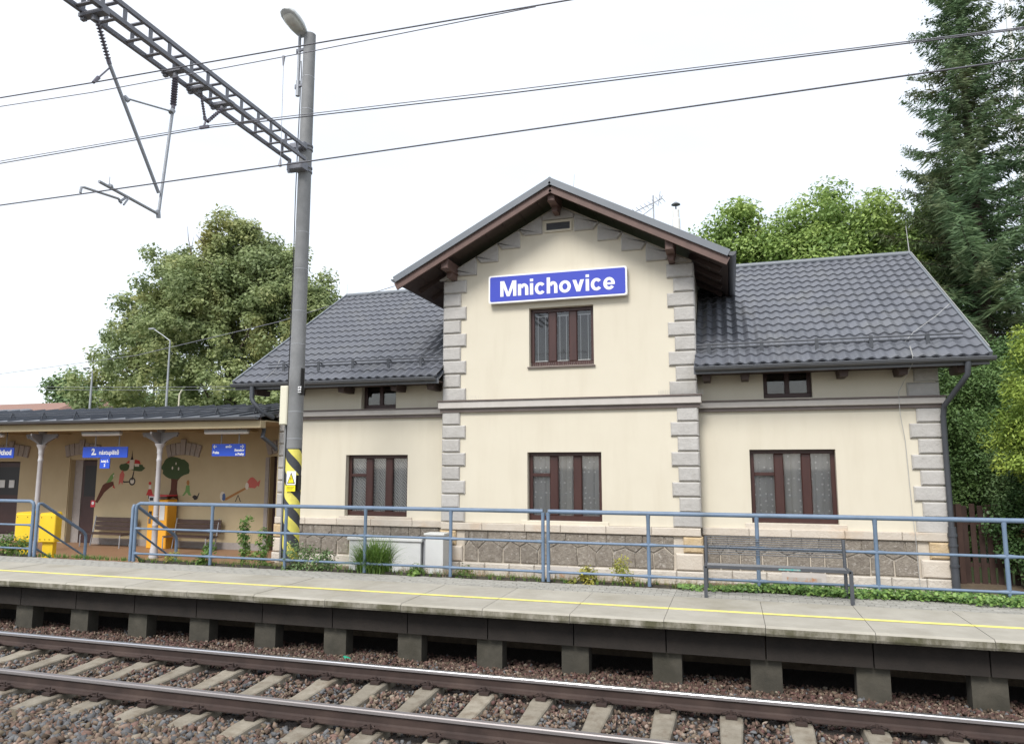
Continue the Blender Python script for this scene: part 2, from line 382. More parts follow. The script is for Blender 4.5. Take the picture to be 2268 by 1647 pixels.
# dark earth wall well behind the piers, fill and back kerb
MB().box(-40, 20, 11.6, 12.48, -.6, .50).build('fill', SOIL, plat)
MB().box(-11.85, 8, 12.40, 12.47, .50, .56).build('kerb', CONC_DARK, plat)
MB().box(-40, -14.7, 12.40, 12.47, .50, .56).build('kerb', CONC_DARK, plat)
pv = MB().block(0, .196, 0, .2, 0, .05, .004)
pv = MB(); c = .006
pv.add([(c,c,.05),(.194-c,c,.05),(.194-c,.094-c,.05),(c,.094-c,.05),(0,0,.043),(.194,0,.043),(.194,.094,.043),(0,.094,.043),(0,0,0),(.194,0,0),(.194,.094,0),(0,.094,0)],
       [(0,1,2,3),(4,5,1,0),(5,6,2,1),(6,7,3,2),(7,4,0,3),(8,9,5,4),(9,10,6,5),(10,11,7,6),(11,8,4,7)])
pm = pv.mesh('paver', PAVER); far = MB(); cnt = 0
spots = []
for r in range(7):
    for k in range(110):
        spots.append((5.0 - k*.2 - (.1 if r % 2 else 0), 11.515 + r*.1))
spots.sort(key=lambda p: math.hypot(p[0]-.5, p[1]))
for x, y in spots:
    z = .497 + rng.uniform(-.004, .003)
    if cnt < 300: link(pm, 'paver', plat, (x, y, z)); cnt += 1
    else: far.add([(a+x, b_+y, c_+z) for a, b_, c_ in pv.v], pv.f)
tag(far.build('pavers', PAVER, plat), kind='stuff')
MB().box(-40, 8, 11.515, 12.41, .45, .515).build('joint_sand', SOIL, plat)
MB().box(-40, -16.9, 11.515, 12.4, .515, .545).build('surfacing', PAVER, plat)
# steps down to the waiting hall
st = bpy.data.objects.new('steps', None); COL.objects.link(st); tag(st, kind='structure')
for i, (y0, z1) in enumerate([(12.48,.42),(12.82,.29),(13.16,.16+.0)]):
    MB().box(-14.55, -11.98, y0, y0+.36 if i < 2 else 13.5, GZ-.05, z1+(.0 if i<2 else .02)).build('step', CONC, st)

# ------------------------------------------------------------------ track
R1, R2 = 7.047, 8.547; S0, SS = -7.805, .7015
tr = thing('railway_track', 'railway track with rusty rails on pale concrete sleepers below the platform', 'railway track', None, (0,0,.04))
prof = [(-.075,-.172),(.075,-.172),(.075,-.160),(.022,-.143),(.010,-.125),(.010,-.055),(.034,-.040),(.036,-.010),(.028,0),(-.028,0),(-.036,-.010),(-.034,-.040),(-.010,-.055),(-.010,-.125),(-.022,-.143),(-.075,-.160)]
for y in (R1, R2):
    b = MB(); n = len(prof); vv = [(x, y+a, z) for x in (-60, 30) for a, z in prof]
    for i in range(n):
        mi = 1 if i in (8, 9) else (2 if i in (7, 10) else 0)
        b.add([vv[i], vv[(i+1)%n], vv[n+(i+1)%n], vv[n+i]], [(3,2,1,0)], mi)
    b.build('rail', [RUST, POLISH if y == R2 else DULLHEAD, HEADSIDE], tr)
sb = MB(); yc = (R1+R2)/2
secs = [(-1.3,-.215,.10),(-1.05,-.195,.115),(-.55,-.190,.12),(-.45,-.205,.115),(0,-.228,.10),(.45,-.205,.115),(.55,-.190,.12),(1.05,-.195,.115),(1.3,-.215,.10)]
vv = []
for dy, zt, hw in secs: vv += [(-hw-.03, yc+dy, -.40),(-hw, yc+dy, zt-.012),(-hw+.015, yc+dy, zt),(hw-.015, yc+dy, zt),(hw, yc+dy, zt-.012),(hw+.03, yc+dy, -.40)]
k = 6; fs = [tuple(range(k)), tuple(range(len(vv)-1, len(vv)-k-1, -1))]
for i in range(len(secs)-1):
    for j in range(k-1): fs.append((i*k+j, (i+1)*k+j, (i+1)*k+j+1, i*k+j+1))
slm = sb.add(vv, fs).mesh('sleeper', SLEEPER)
cb = MB()
cb.path([(-.10,-.02,.0),(-.10,-.07,.03),(-.075,-.095,.045),(-.05,-.07,.05),(-.045,-.02,.035),(0,-.015,.03),(.045,-.02,.035),(.05,-.07,.05),(.075,-.095,.045),(.10,-.07,.03),(.10,-.02,.0)], .0085, 5)
cb.tube((0,-.05,-.01),(0,-.05,.065), .017, .014, 6); cb.box(-.06,.06,-.10,-.01,-.02,.008)
clm = cb.mesh('rail_clip', RUST)
for kx in range(-7, 19):
    x = S0 + SS*kx
    s_ = link(slm, 'sleeper', tr, (x, 0, rng.uniform(-.004,.004))); s_.rotation_euler = (0,0,rng.uniform(-.0015,.0015))
    for y in (R1, R2):
        for sgn in (1, -1):
            c_ = link(clm, 'rail_clip', s_, (0, y - sgn*.072, -.165))
            if sgn < 0: c_.rotation_euler = (0,0,math.pi)

# ballast stones
def stones(name, N, xr, yr, smin, smax, label):
    phi = (1+5**.5)/2
    ico = np.array([(-1,phi,0),(1,phi,0),(-1,-phi,0),(1,-phi,0),(0,-1,phi),(0,1,phi),(0,-1,-phi),(0,1,-phi),(phi,0,-1),(phi,0,1),(-phi,0,-1),(-phi,0,1)], float)
    ico /= np.linalg.norm(ico[0])
    F0 = np.array([(0,11,5),(0,5,1),(0,1,7),(0,7,10),(0,10,11),(1,5,9),(5,11,4),(11,10,2),(10,7,6),(7,1,8),(3,9,4),(3,4,2),(3,2,6),(3,6,8),(3,8,9),(4,9,5),(2,4,11),(6,2,10),(8,6,7),(9,8,1)])
    x = nr.uniform(*xr, N); y = nr.uniform(*yr, N)
    # keep what the camera could see: a wedge, wider with distance
    keep = (x > -1.28*y - 1.5) & (x < .52*y + 1.5)
    # off the rail feet; off the sleeper tops
    keep &= (np.abs(y-R1) > .085) & (np.abs(y-R2) > .085)
    fx = (x - S0)/SS; d = np.abs(fx - np.round(fx))*SS
    on = (d < .125) & (y > 6.55) & (y < 8.95)
    keep &= ~on
    x, y = x[keep], y[keep]; n = len(x)
    r = nr.uniform(smin, smax, n)*np.interp(y, [6.2, 7.2], [1.55, 1.0])
    big = nr.uniform(0,1,n) < .08; r = np.where(big, r*1.4, r)
    V = ico[None]*(1 + nr.normal(0,.27,(n,12,1)))
    V = V*(r[:,None,None]*nr.uniform(.45,1.4,(n,1,3)))
    q = nr.normal(size=(n,4)); q /= np.linalg.norm(q, axis=1)[:,None]; a,b_,c_,d_ = q.T
    Rm = np.stack([1-2*(c_*c_+d_*d_),2*(b_*c_-a*d_),2*(b_*d_+a*c_),2*(b_*c_+a*d_),1-2*(b_*b_+d_*d_),2*(c_*d_-a*b_),2*(b_*d_-a*c_),2*(c_*d_+a*b_),1-2*(b_*b_+c_*c_)],1).reshape(n,3,3)
    V = np.einsum('nij,nkj->nki', Rm, V)
    z = ball_z(y) + nr.uniform(-.03,.012,n) + .02*np.sin(x*3.1+y*2)*np.sin(y*4.3-x)
    V += np.stack([x,y,z],1)[:,None,:]
    Fa = (F0[None] + (np.arange(n)*12)[:,None,None]).reshape(-1,3)
    # colour classes: brown, rust red near the platform, blue-grey, pale
    t = nr.uniform(0,1,n); redness = np.clip((y-7.6)/1.6, 0, 1)
    cls = np.where(t < .30, 0, np.where(t < .62, 1, np.where(t < .95, 2, 3)))
    rr = nr.uniform(0,1,n); cls = np.where((rr < redness*.85) & (cls == 2), 4, cls); cls = np.where((rr < redness*.6) & (cls == 1), 4, cls)
    o = npmesh(name, V.reshape(-1,3), Fa, STONES, np.repeat(nr.uniform(0,1,n), 20), midx=np.repeat(cls, 20))
    return tag(o, label, None, None, 'stuff')
STONES = [mat('brown_ballast', (.085,.056,.04), (.135,.092,.064), 30, .9, tint=.5), mat('tan_ballast', (.145,.108,.075), (.20,.152,.108), 30, .9, tint=.35),
          mat('blue_grey_ballast', (.075,.077,.08), (.13,.13,.132), 30, .85, tint=.4), mat('pale_ballast', (.22,.18,.135), (.29,.245,.19), 30, .9, tint=.2),
          mat('red_brown_ballast', (.062,.036,.028), (.095,.054,.04), 30, .9, tint=.4)]
stones('ballast_gravel', 95000, (-16, 7), (5.2, 10.7), .013, .028, 'brown and blue grey ballast stones filling the track bed')

# ------------------------------------------------------------------ station building
YT, YW = 15.5, 15.85                      # front planes of the tower and of the wings
TXL, TXR = -6.32, -.66; WXL, WXR = -10.92, 3.92; TC = -3.53
SB = thing('station_building', 'cream railway station with central gabled tower, grey quoins and dark tiled roof', 'station building')
GW = dict(w=1.66, z0=1.31, z1=2.80)
def wall_with_holes(x0, x1, z0, z1, y, holes, th=.3):
    """front wall as pieces around rectangular openings"""
    b = MB(); holes = sorted(holes); cx = x0
    for hx0, hx1, hz0, hz1 in holes:
        b.box(cx, hx0, y, y+th, z0, z1); b.box(hx0, hx1, y, y+th, z0, hz0); b.box(hx0, hx1, y, y+th, hz1, z1); cx = hx1
    b.box(cx, x1, y, y+th, z0, z1); return b
def und(x): return 8.42 - .528*abs(x+3.58)      # underside of the tower roof at the wall
WIN_T = (-4.33, -2.67, 1.31, 2.80); WIN_U = (-4.28, -2.80, 4.72, 6.06)
WIN_L = (-9.06, -7.40, 1.29, 2.76); WIN_R = (.38, 2.03, 1.34, 2.84)
AT_L = (-8.68, -7.74, 3.88, 4.55); AT_R = (.71, 1.66, 3.90, 4.57)
b = wall_with_holes(TXL, TXR, 1.24, 3.74, YT, [WIN_T])
b2 = wall_with_holes(TXL, TXR, 3.97, 6.80, YT, [WIN_U])
b.v += []; b.add(b2.v, b2.f)
b.box(TXL, TXR, YT+.001, YT+.3, 3.74, 3.97)
b.prism([(TXL, 6.80), (TXR, 6.80), (TXR, und(TXR)+.02), (-3.58, 8.44), (TXL, und(TXL)+.02)], YT, YT+.3)
for xa, xb in ((TXL, TXL+.3), (TXR-.3, TXR)): b.box(xa, xb, YT+.3, 24.8, 0, und(TXL)+.0)
b.build('tower_wall', CREAM, SB)
for xa, xb, wn_, an in ((WXL, TXL, WIN_L, AT_L), (TXR, WXR, WIN_R, AT_R)):
    b = wall_with_holes(xa, xb, 1.21, 3.65, YW, [wn_]); b3 = wall_with_holes(xa, xb, 3.84, 4.95, YW, [an]); b.add(b3.v, b3.f)
    b.box(xa, xb, YW+.001, YW+.3, 3.65, 3.84)
    xo = xa if xa == WXL else xb-.3
    b.box(xo, xo+.3, YW+.3, 24.6, 0, 4.95)
    b.prism([(xo+.3, 4.95),(xo, 4.95),(xo, 4.95)][:3], 0, 0) if False else None
    b.build('wing_wall', CREAM, SB)
MB().box(WXL+.3, WXR-.3, YW+1.4, YW+1.45, 0, 4.6).build('partition', INTERIOR, SB)
MB().box(WXL+.3, WXR-.3, YW+.32, YW+1.4, 3.2, 3.25).build('inner_floor', INTERIOR, SB)
MB().box(TXL+.3, TXR-.3, YT+1.4, YT+1.45, 3.3, 6.8).build('partition', INTERIOR, SB)

def window(wn_, y, kind='ground', lace=None):
    x0, x1, z0, z1 = wn_; yf = y+.15
    w = bpy.data.objects.new('window', None); COL.objects.link(w); w.parent = SB
    f = MB(); t = .085
    f.block(x0, x1, yf, yf+.07, z0, z0+.11, .006); f.block(x0, x1, yf, yf+.07, z1-t, z1, .006)
    f.block(x0, x0+t, yf, yf+.07, z0+.11, z1-t, .006); f.block(x1-t, x1, yf, yf+.07, z0+.11, z1-t, .006)
    if kind == 'attic':
        xm = (x0+x1)/2; f.block(xm-.05, xm+.05, yf, yf+.07, z0+.11, z1-t, .006); bays = [(x0+t, xm-.05), (xm+.05, x1-t)]
    else:
        W_ = x1-x0; m1 = x0+W_*.345; m2 = x0+W_*.665
        bays = []
        for mm in (m1, m2): f.block(mm-.095, mm+.095, yf-.012, yf+.07, z0+.11, z1-t, .02)
        bays = [(x0+t, m1-.095), (m1+.095, m2-.095), (m2+.095, x1-t)]
    if kind == 'ground':
        zt = z0+(z1-z0)*.665; f.block(bays[0][0], bays[0][1], yf, yf+.07, zt-.035, zt+.035, .006)
    f.build('frame', DARKDOOR if kind == 'attic' else FRAME, w)
    g_ = MB()
    for a, b_ in bays:
        g_ = MB().box(a-.005, b_+.005, yf+.035, yf+.040, z0+.10, z1-t+.005); g_.build('pane', GLASS, w)
    if kind == 'upper':
        ln = MB()
        for a, b_ in bays:
            for q in (.22, .76):
                xx = a+(b_-a)*q; ln.box(xx-.006, xx+.006, yf+.06, yf+.065, z0+.13, z1-t-.08)
            ln.box(a+.02, b_-.02, yf+.06, yf+.075, z1-t-.09, z1-t-.07); ln.box(a+.02, b_-.02, yf-.004, yf+.02, z0+.125, z0+.135)
        ln.build('blind_frame', OFFWHITE, w)
        MB().box(x0-.03, x1+.03, y-.05, yf+.02, z0-.045, z0-.012).build('sill', FLASH, w)
        sp = MB()
        for q in range(34):
            xx = x0+.02+q*(x1-x0-.04)/33; sp.tube((xx, y-.02, z0-.012), (xx+rng.uniform(-.02,.02), y-.05, z0+.07), .002, .001, 4)
        sp.build('bird_spikes', CABLE, w)
    if lace:
        cu = MB(); n = 48; ph = rng.uniform(0, 6)
        vv = []
        for i in range(n+1):
            x = x0+.03+(x1-x0-.06)*i/n; dy = .028*math.sin(i*.95+ph)+.015*math.sin(i*2.3+ph)
            vv += [(x, yf+.11+dy, z0+.05), (x, yf+.11+dy*.7, z1)]
        cu.add(vv, [(2*i, 2*i+2, 2*i+3, 2*i+1) for i in range(n)]); cu.build('net_curtain', lace, w, 60)
        side = MB(); vv = []
        xa, xb = x0+(x1-x0)*.40, x0+(x1-x0)*.56
        for i in range(17):
            x = xa+(xb-xa)*i/16; dy = .03*math.sin(i*1.5); vv += [(x, yf+.20+dy, z0+.05), (x, yf+.20+dy, z1)]
        side.add(vv, [(2*i, 2*i+2, 2*i+3, 2*i+1) for i in range(16)]); side.build('drape', DRAPE, w, 60)
    return w
DRAPE = mat('pale_yellow_drape', (.50,.44,.26), (.56,.50,.32), 3, .9, trans=.2)
window(WIN_T, YT, 'ground', LACE_D); window(WIN_L, YW, 'ground', LACE_W); window(WIN_R, YW, 'ground', LACE_D)
window(WIN_U, YT, 'upper'); window(AT_L, YW, 'attic'); window(AT_R, YW, 'attic')
# radiator behind the middle upper pane is too dark to show; sill stones below
for wn_, y in ((WIN_T, YT), (WIN_L, YW), (WIN_R, YW)):
    MB().block(wn_[0]-.14, wn_[1]+.14, y-.025, y+.14, wn_[2]-.20+.0, wn_[2]-.001, .008).build('sill_stone', LEDGE if y == YW else CREAM, SB)

def quoins(x_out, sgn, y, z_from, n, h, first_wide, top_down=True, ww=.525, nw=.39, m=QUOIN):
    """sgn +1: stones run to the right from x_out"""
    for i in range(n):
        wide = (i % 2 == 0) == first_wide; w_ = ww if wide else nw
        z1 = z_from - i*h; z0 = z1 - h
        xa, xb = (x_out, x_out+w_) if sgn > 0 else (x_out-w_, x_out)
        xa -= .045 if sgn > 0 else 0; xb += .045 if sgn < 0 else 0
        MB().block(xa, xb, y-.055, y+(.34 if wide else .26), z0+.008, z1-.010, .028).build('quoin_stone', m, SB)
for xo, sg in ((TXL, 1), (TXR, -1)):
    quoins(xo, sg, YT, 6.84, 9, .3190, True)
    quoins(xo, sg, YT, 3.74, 8, .3125, False)
quoins(WXL, 1, YW, 3.65, 8, .305, False); quoins(WXR, -1, YW, 3.65, 8, .305, False)
quoins(WXL, 1, YW, 4.75, 3, .30, True); quoins(WXR, -1, YW, 4.75, 3, .30, True)
# stepped stones under the gable
for sg in (-1, 1):
    ds = [.37, .90, 1.43, 1.96, 2.49]
    for i in range(4):
        d0, d1 = ds[i], ds[i+1]; zb = 8.42-.528*d1-.17
        ztop = lambda d: 8.40-.528*d
        p = [(d0+.004, zb), (d1-.09, zb), (d1+.04, zb+.16), (d1+.04, ztop(d1+.04)), (d0+.03, ztop(d0+.03)), (d0+.004, ztop(d0+.03)-.10)]
        poly = [(-3.58+sg*x, z) for x, z in p]
        if sg < 0: poly = poly[::-1]
        MB().prism(poly, YT-.055, YT+.05, ch=.02).build('gable_stone', QUOIN, SB)
    # stone over the quoins
    p = [(2.50, 6.86), (2.90, 6.86), (2.90, 8.40-.528*2.90), (2.56, 8.40-.528*2.56), (2.50, 8.40-.528*2.56-.1)]
    poly = [(-3.58+sg*x, z) for x, z in p]
    if sg < 0: poly = poly[::-1]
    MB().prism(poly, YT-.055, YT+.05, ch=.02).build('gable_stone', QUOIN, SB)
MB().prism([(-3.94,8.09),(-3.22,8.09),(-3.20,8.19),(-3.58,8.40),(-3.96,8.19)], YT-.055, YT+.05, ch=.02).build('gable_stone', QUOIN, SB)
v_ = MB(); fx0, fx1, fz0, fz1 = -3.90, -3.26, 7.80, 8.06
for a in ((fx0,fx1,fz0,fz0+.045),(fx0,fx1,fz1-.045,fz1),(fx0,fx0+.045,fz0+.045,fz1-.045),(fx1-.045,fx1,fz0+.045,fz1-.045)): v_.box(a[0],a[1],YT-.04,YT+.02,a[2],a[3])
v_.build('vent_frame', CREAM, SB)
lv = MB(); lv.box(fx0+.045, fx1-.045, YT-.012, YT-.004, fz0+.045, fz1-.045)
for q in range(5): lv.bar((fx0+.05, YT-.022, fz0+.062+q*.035), (fx1-.05, YT-.022, fz0+.062+q*.035), .004, .03, (0,.7,.7))
lv.build('vent_louvre', GUTTER, SB)

# cornice bands
def cornice(x0, x1, y, z0, z1):
    h = z1-z0
    MB().box(x0+.03, x1-.03, y-.07, y+.001, z0, z0+h*.30).build('cornice_moulding', FLASH, SB)
    MB().block(x0, x1, y-.13, y+.0, z0+h*.30+.002, z1-.03, .012).build('cornice_band', CORNICE, SB)
    MB().box(x0-.02, x1+.02, y-.155, y+.0, z1-.028, z1).build('cornice_flashing', FLASH, SB)
cornice(TXL-.12, TXR+.12, YT, 3.72, 3.99)
cornice(WXL-.12, TXL-.005, YW, 3.64, 3.87); cornice(TXR+.005, WXR+.12, YW, 3.64, 3.87)
sp = MB()
for q in range(120):
    xx = TXL-.1+q*.0485 if q < 22 else TXR-.75+ (q-22)*.0095
    sp.tube((xx, YT-.10, 3.99), (xx+rng.uniform(-.03,.03), YT-.12+rng.uniform(-.03,.03), 3.99+.10), .0018, .001, 3)
tag(sp.build('bird_spikes', CABLE, SB), kind='stuff')

# plinth: ledge, rubble field with mortar, ashlar course, corner stones
def plinth(x0, x1, y, corners):
    n = max(3, round((x1-x0)/.95)); xs = [x0 + (x1-x0)*i/n + (0 if i in (0, n) else rng.uniform(-.12,.12)) for i in range(n+1)]
    for a, b_ in zip(xs[:-1], xs[1:]): MB().block(a+.003, b_-.003, y-.075, y+.05, 1.075, 1.235, .012).build('ledge_stone', LEDGE, SB)
    MB().box(x0, x1, y+.0, y+.28, 0, 1.075).build('mortar_bed', MORTAR, SB)
    cl = .55 if corners in ('both', 'left') else 0; cr = .55 if corners in ('both', 'right') else 0
    xa, xb = x0+cl, x1-cr; n = max(3, round((xb-xa)/.42)); xs = [xa + (xb-xa)*i/n + (0 if i in (0, n) else rng.uniform(-.10,.10)) for i in range(n+1)]
    zb, zm, zt = .385, .80, 1.065; mids = [(a+b_)/2 + rng.uniform(-.07,.07) for a, b_ in zip(xs[:-1], xs[1:])]
    pk = [zm+rng.uniform(.0,.13) for _ in mids]; dl = [zm-rng.uniform(.0,.13) for _ in xs]
    def stone(p, ch=.018, g1=.011):
        cx = sum(q[0] for q in p)/len(p); cz = sum(q[1] for q in p)/len(p)
        poly = [(x-g1*(1 if x > cx else -1), z-g1*.9*(1 if z > cz else -1)) for x, z in p]
        MB().prism(poly, y-.035+rng.uniform(-.008,.008), y+.02, ch=ch).build('rubble_stone', RUBBLE, SB)
    for i in range(n):
        j = rng.uniform(-.03,.03)
        stone([(xs[i]+j*.5, zb), (xs[i+1]-j*.5, zb), (xs[i+1], dl[i+1]), (mids[i], pk[i]), (xs[i], dl[i])])
    for i in range(n-1):
        stone([(mids[i], pk[i]), (xs[i+1], dl[i+1]), (mids[i+1], pk[i+1]), (mids[i+1], zt), (mids[i], zt)], .008, .004)
    stone([(xs[0], dl[0]), (mids[0], pk[0]), (mids[0], zt), (xs[0], zt)]); stone([(mids[-1], pk[-1]), (xs[-1], dl[-1]), (xs[-1], zt), (mids[-1], zt)])
    # ashlar course above ground
    n = max(3, round((x1-x0)/.60)); 
    if corners in ('both','left'):  xa = x0-.05
    else: xa = x0
    xb = x1+.05 if corners in ('both','right') else x1
    xs = [xa + (xb-xa)*i/n + (0 if i in (0, n) else rng.uniform(-.09,.09)) for i in range(n+1)]
    for a, b_ in zip(xs[:-1], xs[1:]): MB().block(a+.004, b_-.004, y-.09, y+.02, .045, .372, .022).build('ashlar_block', ASHLAR, SB)
    for cflag, xo, sg in ((corners in ('both','left'), x0, 1), (corners in ('both','right'), x1, -1)):
        if cflag:
            for z0_, z1_, w_, m_ in ((.74, 1.06, .36, OCHRE), (.385, .73, .52, LEDGE)):
                aa, bb = (xo-.03, xo+w_) if sg > 0 else (xo-w_, xo+.03)
                MB().block(aa, bb, y-.075, y+.2, z0_, z1_-.005, .03).build('corner_stone', m_, SB)
plinth(TXL-.03, TXR+.03, YT-.02, 'both'); plinth(WXL-.05, TXL-.035, YW-.02, 'left'); plinth(TXR+.035, WXR+.03, YW-.02, 'right')
for x0, x1, y in ((-3.78, -3.08, YT-.02), (.90, 1.72, YW-.02)):
    w = MB(); z0, z1 = .10, .40 if y > 15.6 else .36
    w.box(x0, x1, y-.12, y-.088, z0, z1); w.build('vent_surround', CORNICE, SB)
    gr = MB().box(x0+.09, x1-.09, y-.126, y-.121, z0+.04, z1-.09)
    for q in range(12): gr.box(x0+.10+q*(x1-x0-.2)/12, x0+.112+q*(x1-x0-.2)/12, y-.134, y-.127, z0+.05, z1-.10)
    gr.build('vent_grille', mat('rusty_grille', (.36,.33,.30), (.40,.38,.35), 6, .8, c3=(.40,.17,.06), s3=4, w3=(.55,.68)), SB)

# ------------------------------------------------------------------ roofs
# wing roof: wave tiles, one mesh shared by whole tiles, cut ones at the verges
EY, EZ, RY, RZ = 15.10, 4.53, 20.45, 7.93
sl = Vector((0, RY-EY, RZ-EZ)); SLEN = sl.length; su = sl.normalized(); sn = Vector((0, -su.z, su.y))
ROWS = 16; STEP = SLEN/ROWS; TW = .2195
def tile_pts(w=TW, lift=.032):
    vv, fs = [], []; n = 8
    def wave(t): return .044*(math.cos(2*math.pi*t)*.5+.5)**1.0
    for s_, h in ((-.012, .0), (-.012, lift), (STEP*.5, lift*.5), (STEP+.004, .0)):
        for i in range(n+1):
            t = i/n; z = wave(t) if not (s_ < 0 and h == 0) else wave(t)-.004
            vv.append((t*w, s_ - .018*math.sin(math.pi*2*t+.6)*0, h + z))
    for r in range(3):
        for i in range(n): a = r*(n+1)+i; fs.append((a, a+1, a+n+2, a+n+1))
    return vv, fs
tv, tf = tile_pts()
tv3 = [Vector((x, 0, 0)) + su*s_ + sn*h for x, s_, h in tv]
tile_me = MB().add(tv3, tf).mesh('roof_tile', TILE, 50)
def und_roof(y): return EZ + (y-EY)*(RZ-EZ)/(RY-EY)
tiles = []
for xa, xb, side in ((-11.80, TXL-.02, 'L'), (TXR+.02, 4.64, 'R')):
    n = int((xb-xa)/TW)+1
    for r in range(ROWS):
        for i in range(n):
            x = xa + i*TW if side == 'L' else xb - (i+1)*TW
            tiles.append((x, r, side, xa, xb))
def tdist(t): return (t[0]+TW/2)**2 + (EY + su.y*STEP*t[1])**2 + 60*max(0, 0)
tiles.sort(key=lambda t: tdist(t) if True else 0)
rest = MB(); cnt = 0
for x, r, side, xa, xb in tiles:
    o3 = Vector((x, EY, EZ)) + su*(r*STEP)
    whole = x >= xa-1e-6 and x+TW <= xb+1e-6
    if whole and cnt < 300:
        link(tile_me, 'roof_tile', SB, tuple(o3)); cnt += 1
    else:
        vv = [Vector((min(max(p.x+x, xa), xb), p.y+o3.y, p.z+o3.z)) for p in tv3]
        rest.add(vv, tf)
tag(rest.build('roof_tiles', TILE, SB, 50), kind='stuff')
for xa, xb in ((-11.80, TXL), (TXR, 4.64)):
    d = MB(); o_ = sn*(-.035)
    for (ya, za, yb, zb) in ((EY, EZ, RY, RZ), (RY, RZ, 25.8, 4.53)):
        d.add([(xa,ya,za-.05),(xb,ya,za-.05),(xb,yb,zb-.05),(xa,yb,zb-.05),(xa,ya,za-.09),(xb,ya,za-.09),(xb,yb,zb-.09),(xa,yb,zb-.09)],
              [(0,1,2,3),(7,6,5,4),(0,4,5,1),(1,5,6,2),(2,6,7,3),(3,7,4,0)])
    d.build('roof_deck', SHEET, SB)
    # boarded soffit and fascia
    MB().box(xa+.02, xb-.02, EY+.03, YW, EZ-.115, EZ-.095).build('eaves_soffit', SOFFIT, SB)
    MB().box(xa, xb, EY+.005, EY+.03, EZ-.16, EZ-.02).build('fascia', GUTTER, SB)
    # eave and verge flashings, ridge cap
    MB().add([(xa,EY-.03,EZ-.005),(xb,EY-.03,EZ-.005),(xb,EY+.02,EZ+.01),(xa,EY+.02,EZ+.01)], [(0,1,2,3)]).build('eave_flashing', SHEET, SB)
xv = ((-11.83, -1), (4.66, 1))
for x, sg in xv:
    p0 = Vector((x, EY-.03, EZ+.03)); p1 = Vector((x, RY, RZ+.06))
    MB().bar(p0+Vector((0,0,-.03)), p1+Vector((0,0,-.03)), .05, .15, (0,0,1)).build('verge_flashing', SHEET_EDGE, SB)
    MB().bar(Vector((x, 25.8, EZ)), p1+Vector((0,0,-.03)), .05, .15, (0,0,1)).build('verge_flashing', SHEET_EDGE, SB)
MB().path([(-11.85, RY, RZ+.05), (4.68, RY, RZ+.05)], .075, 10).build('ridge_cap', SHEET_EDGE, SB, 60)
for x in (WXL, WXR-.3): MB().add([(x,YW,4.9),(x,24.6,4.9),(x,RY,RZ-.12),(x+.3,YW,4.9),(x+.3,24.6,4.9),(x+.3,RY,RZ-.12)], [(0,1,2),(5,4,3),(0,2,5,3),(1,4,5,2)]).build('gable_wall', CREAM, SB)
# rafter ends under the eaves
for x in (-10.35, -8.95, -7.55, -6.62, -.42, .35, 2.20, 3.25, 4.25, -11.4):
    MB().prism([(x-.07, 4.26),(x+.07, 4.26),(x+.09, 4.40),(x-.09, 4.40)], EY+.22, YW+.02).build('rafter_end', SOFFIT, SB)
# snow guards
for xa, xb, xs in ((-11.15, TXL-.02, (-10.7,-9.7,-8.75,-7.8,-6.95)), (TXR+.03, 4.35, (-.35,.7,1.75,2.75,3.75))):
    s_ = MB()
    for k_, hh in ((.62, .12), (.62, .20)):
        c_ = Vector((0, EY, EZ)) + su*k_ + sn*hh + Vector((0,-.02,0)); s_.tube((xa, c_.y, c_.z), (xb, c_.y, c_.z), .017, None, 6)
    for x in xs:
        a = Vector((x, EY, EZ)) + su*.50 + sn*.03; b_ = Vector((x, EY, EZ)) + su*.62 + sn*.24; s_.bar(a, b_, .02, .07); s_.bar(a+su*.3, b_, .016, .03)
    s_.build('snow_guard', PIPE, SB)
# gutters: half-round along the eaves
def gutter(p, q, r, name='gutter', m=GUTTER, parent=SB):
    p, q = Vector(p), Vector(q); d = (q-p).normalized(); s = d.cross(Vector((0,0,1))).normalized(); n = 8; b = MB(); vv = []
    for c in (p, q):
        for i in range(n+1):
            t = math.pi*i/n; vv.append(c + s*math.cos(t)*r - Vector((0,0,1))*math.sin(t)*r)
    for i in range(n): b.add([vv[i], vv[i+1], vv[n+2+i], vv[n+1+i]], [(0,1,2,3)])
    b.add(vv[:n+1], [tuple(range(n+1))]); b.add(vv[n+1:], [tuple(range(n,-1,-1))])
    b.tube(p+s*r, q+s*r, .010, None, 5); b.tube(p-s*r, q-s*r, .010, None, 5)
    L_ = (q-p).length; k_ = int(L_/.8)
    for i in range(k_+1): c = p+d*(.1+i*(L_-.2)/max(1,k_)); b.bar(c-s*(r+.006)+Vector((0,0,-.004)), c-s*(r+.006)+Vector((0,0,.02)), .03, .006)
    return b.build(name, m, parent, 40)
gutter((-11.85, 15.03, 4.50), (TXL-.05, 15.03, 4.50), .075); gutter((TXR+.02, 15.03, 4.50), (4.72, 15.03, 4.50), .075)
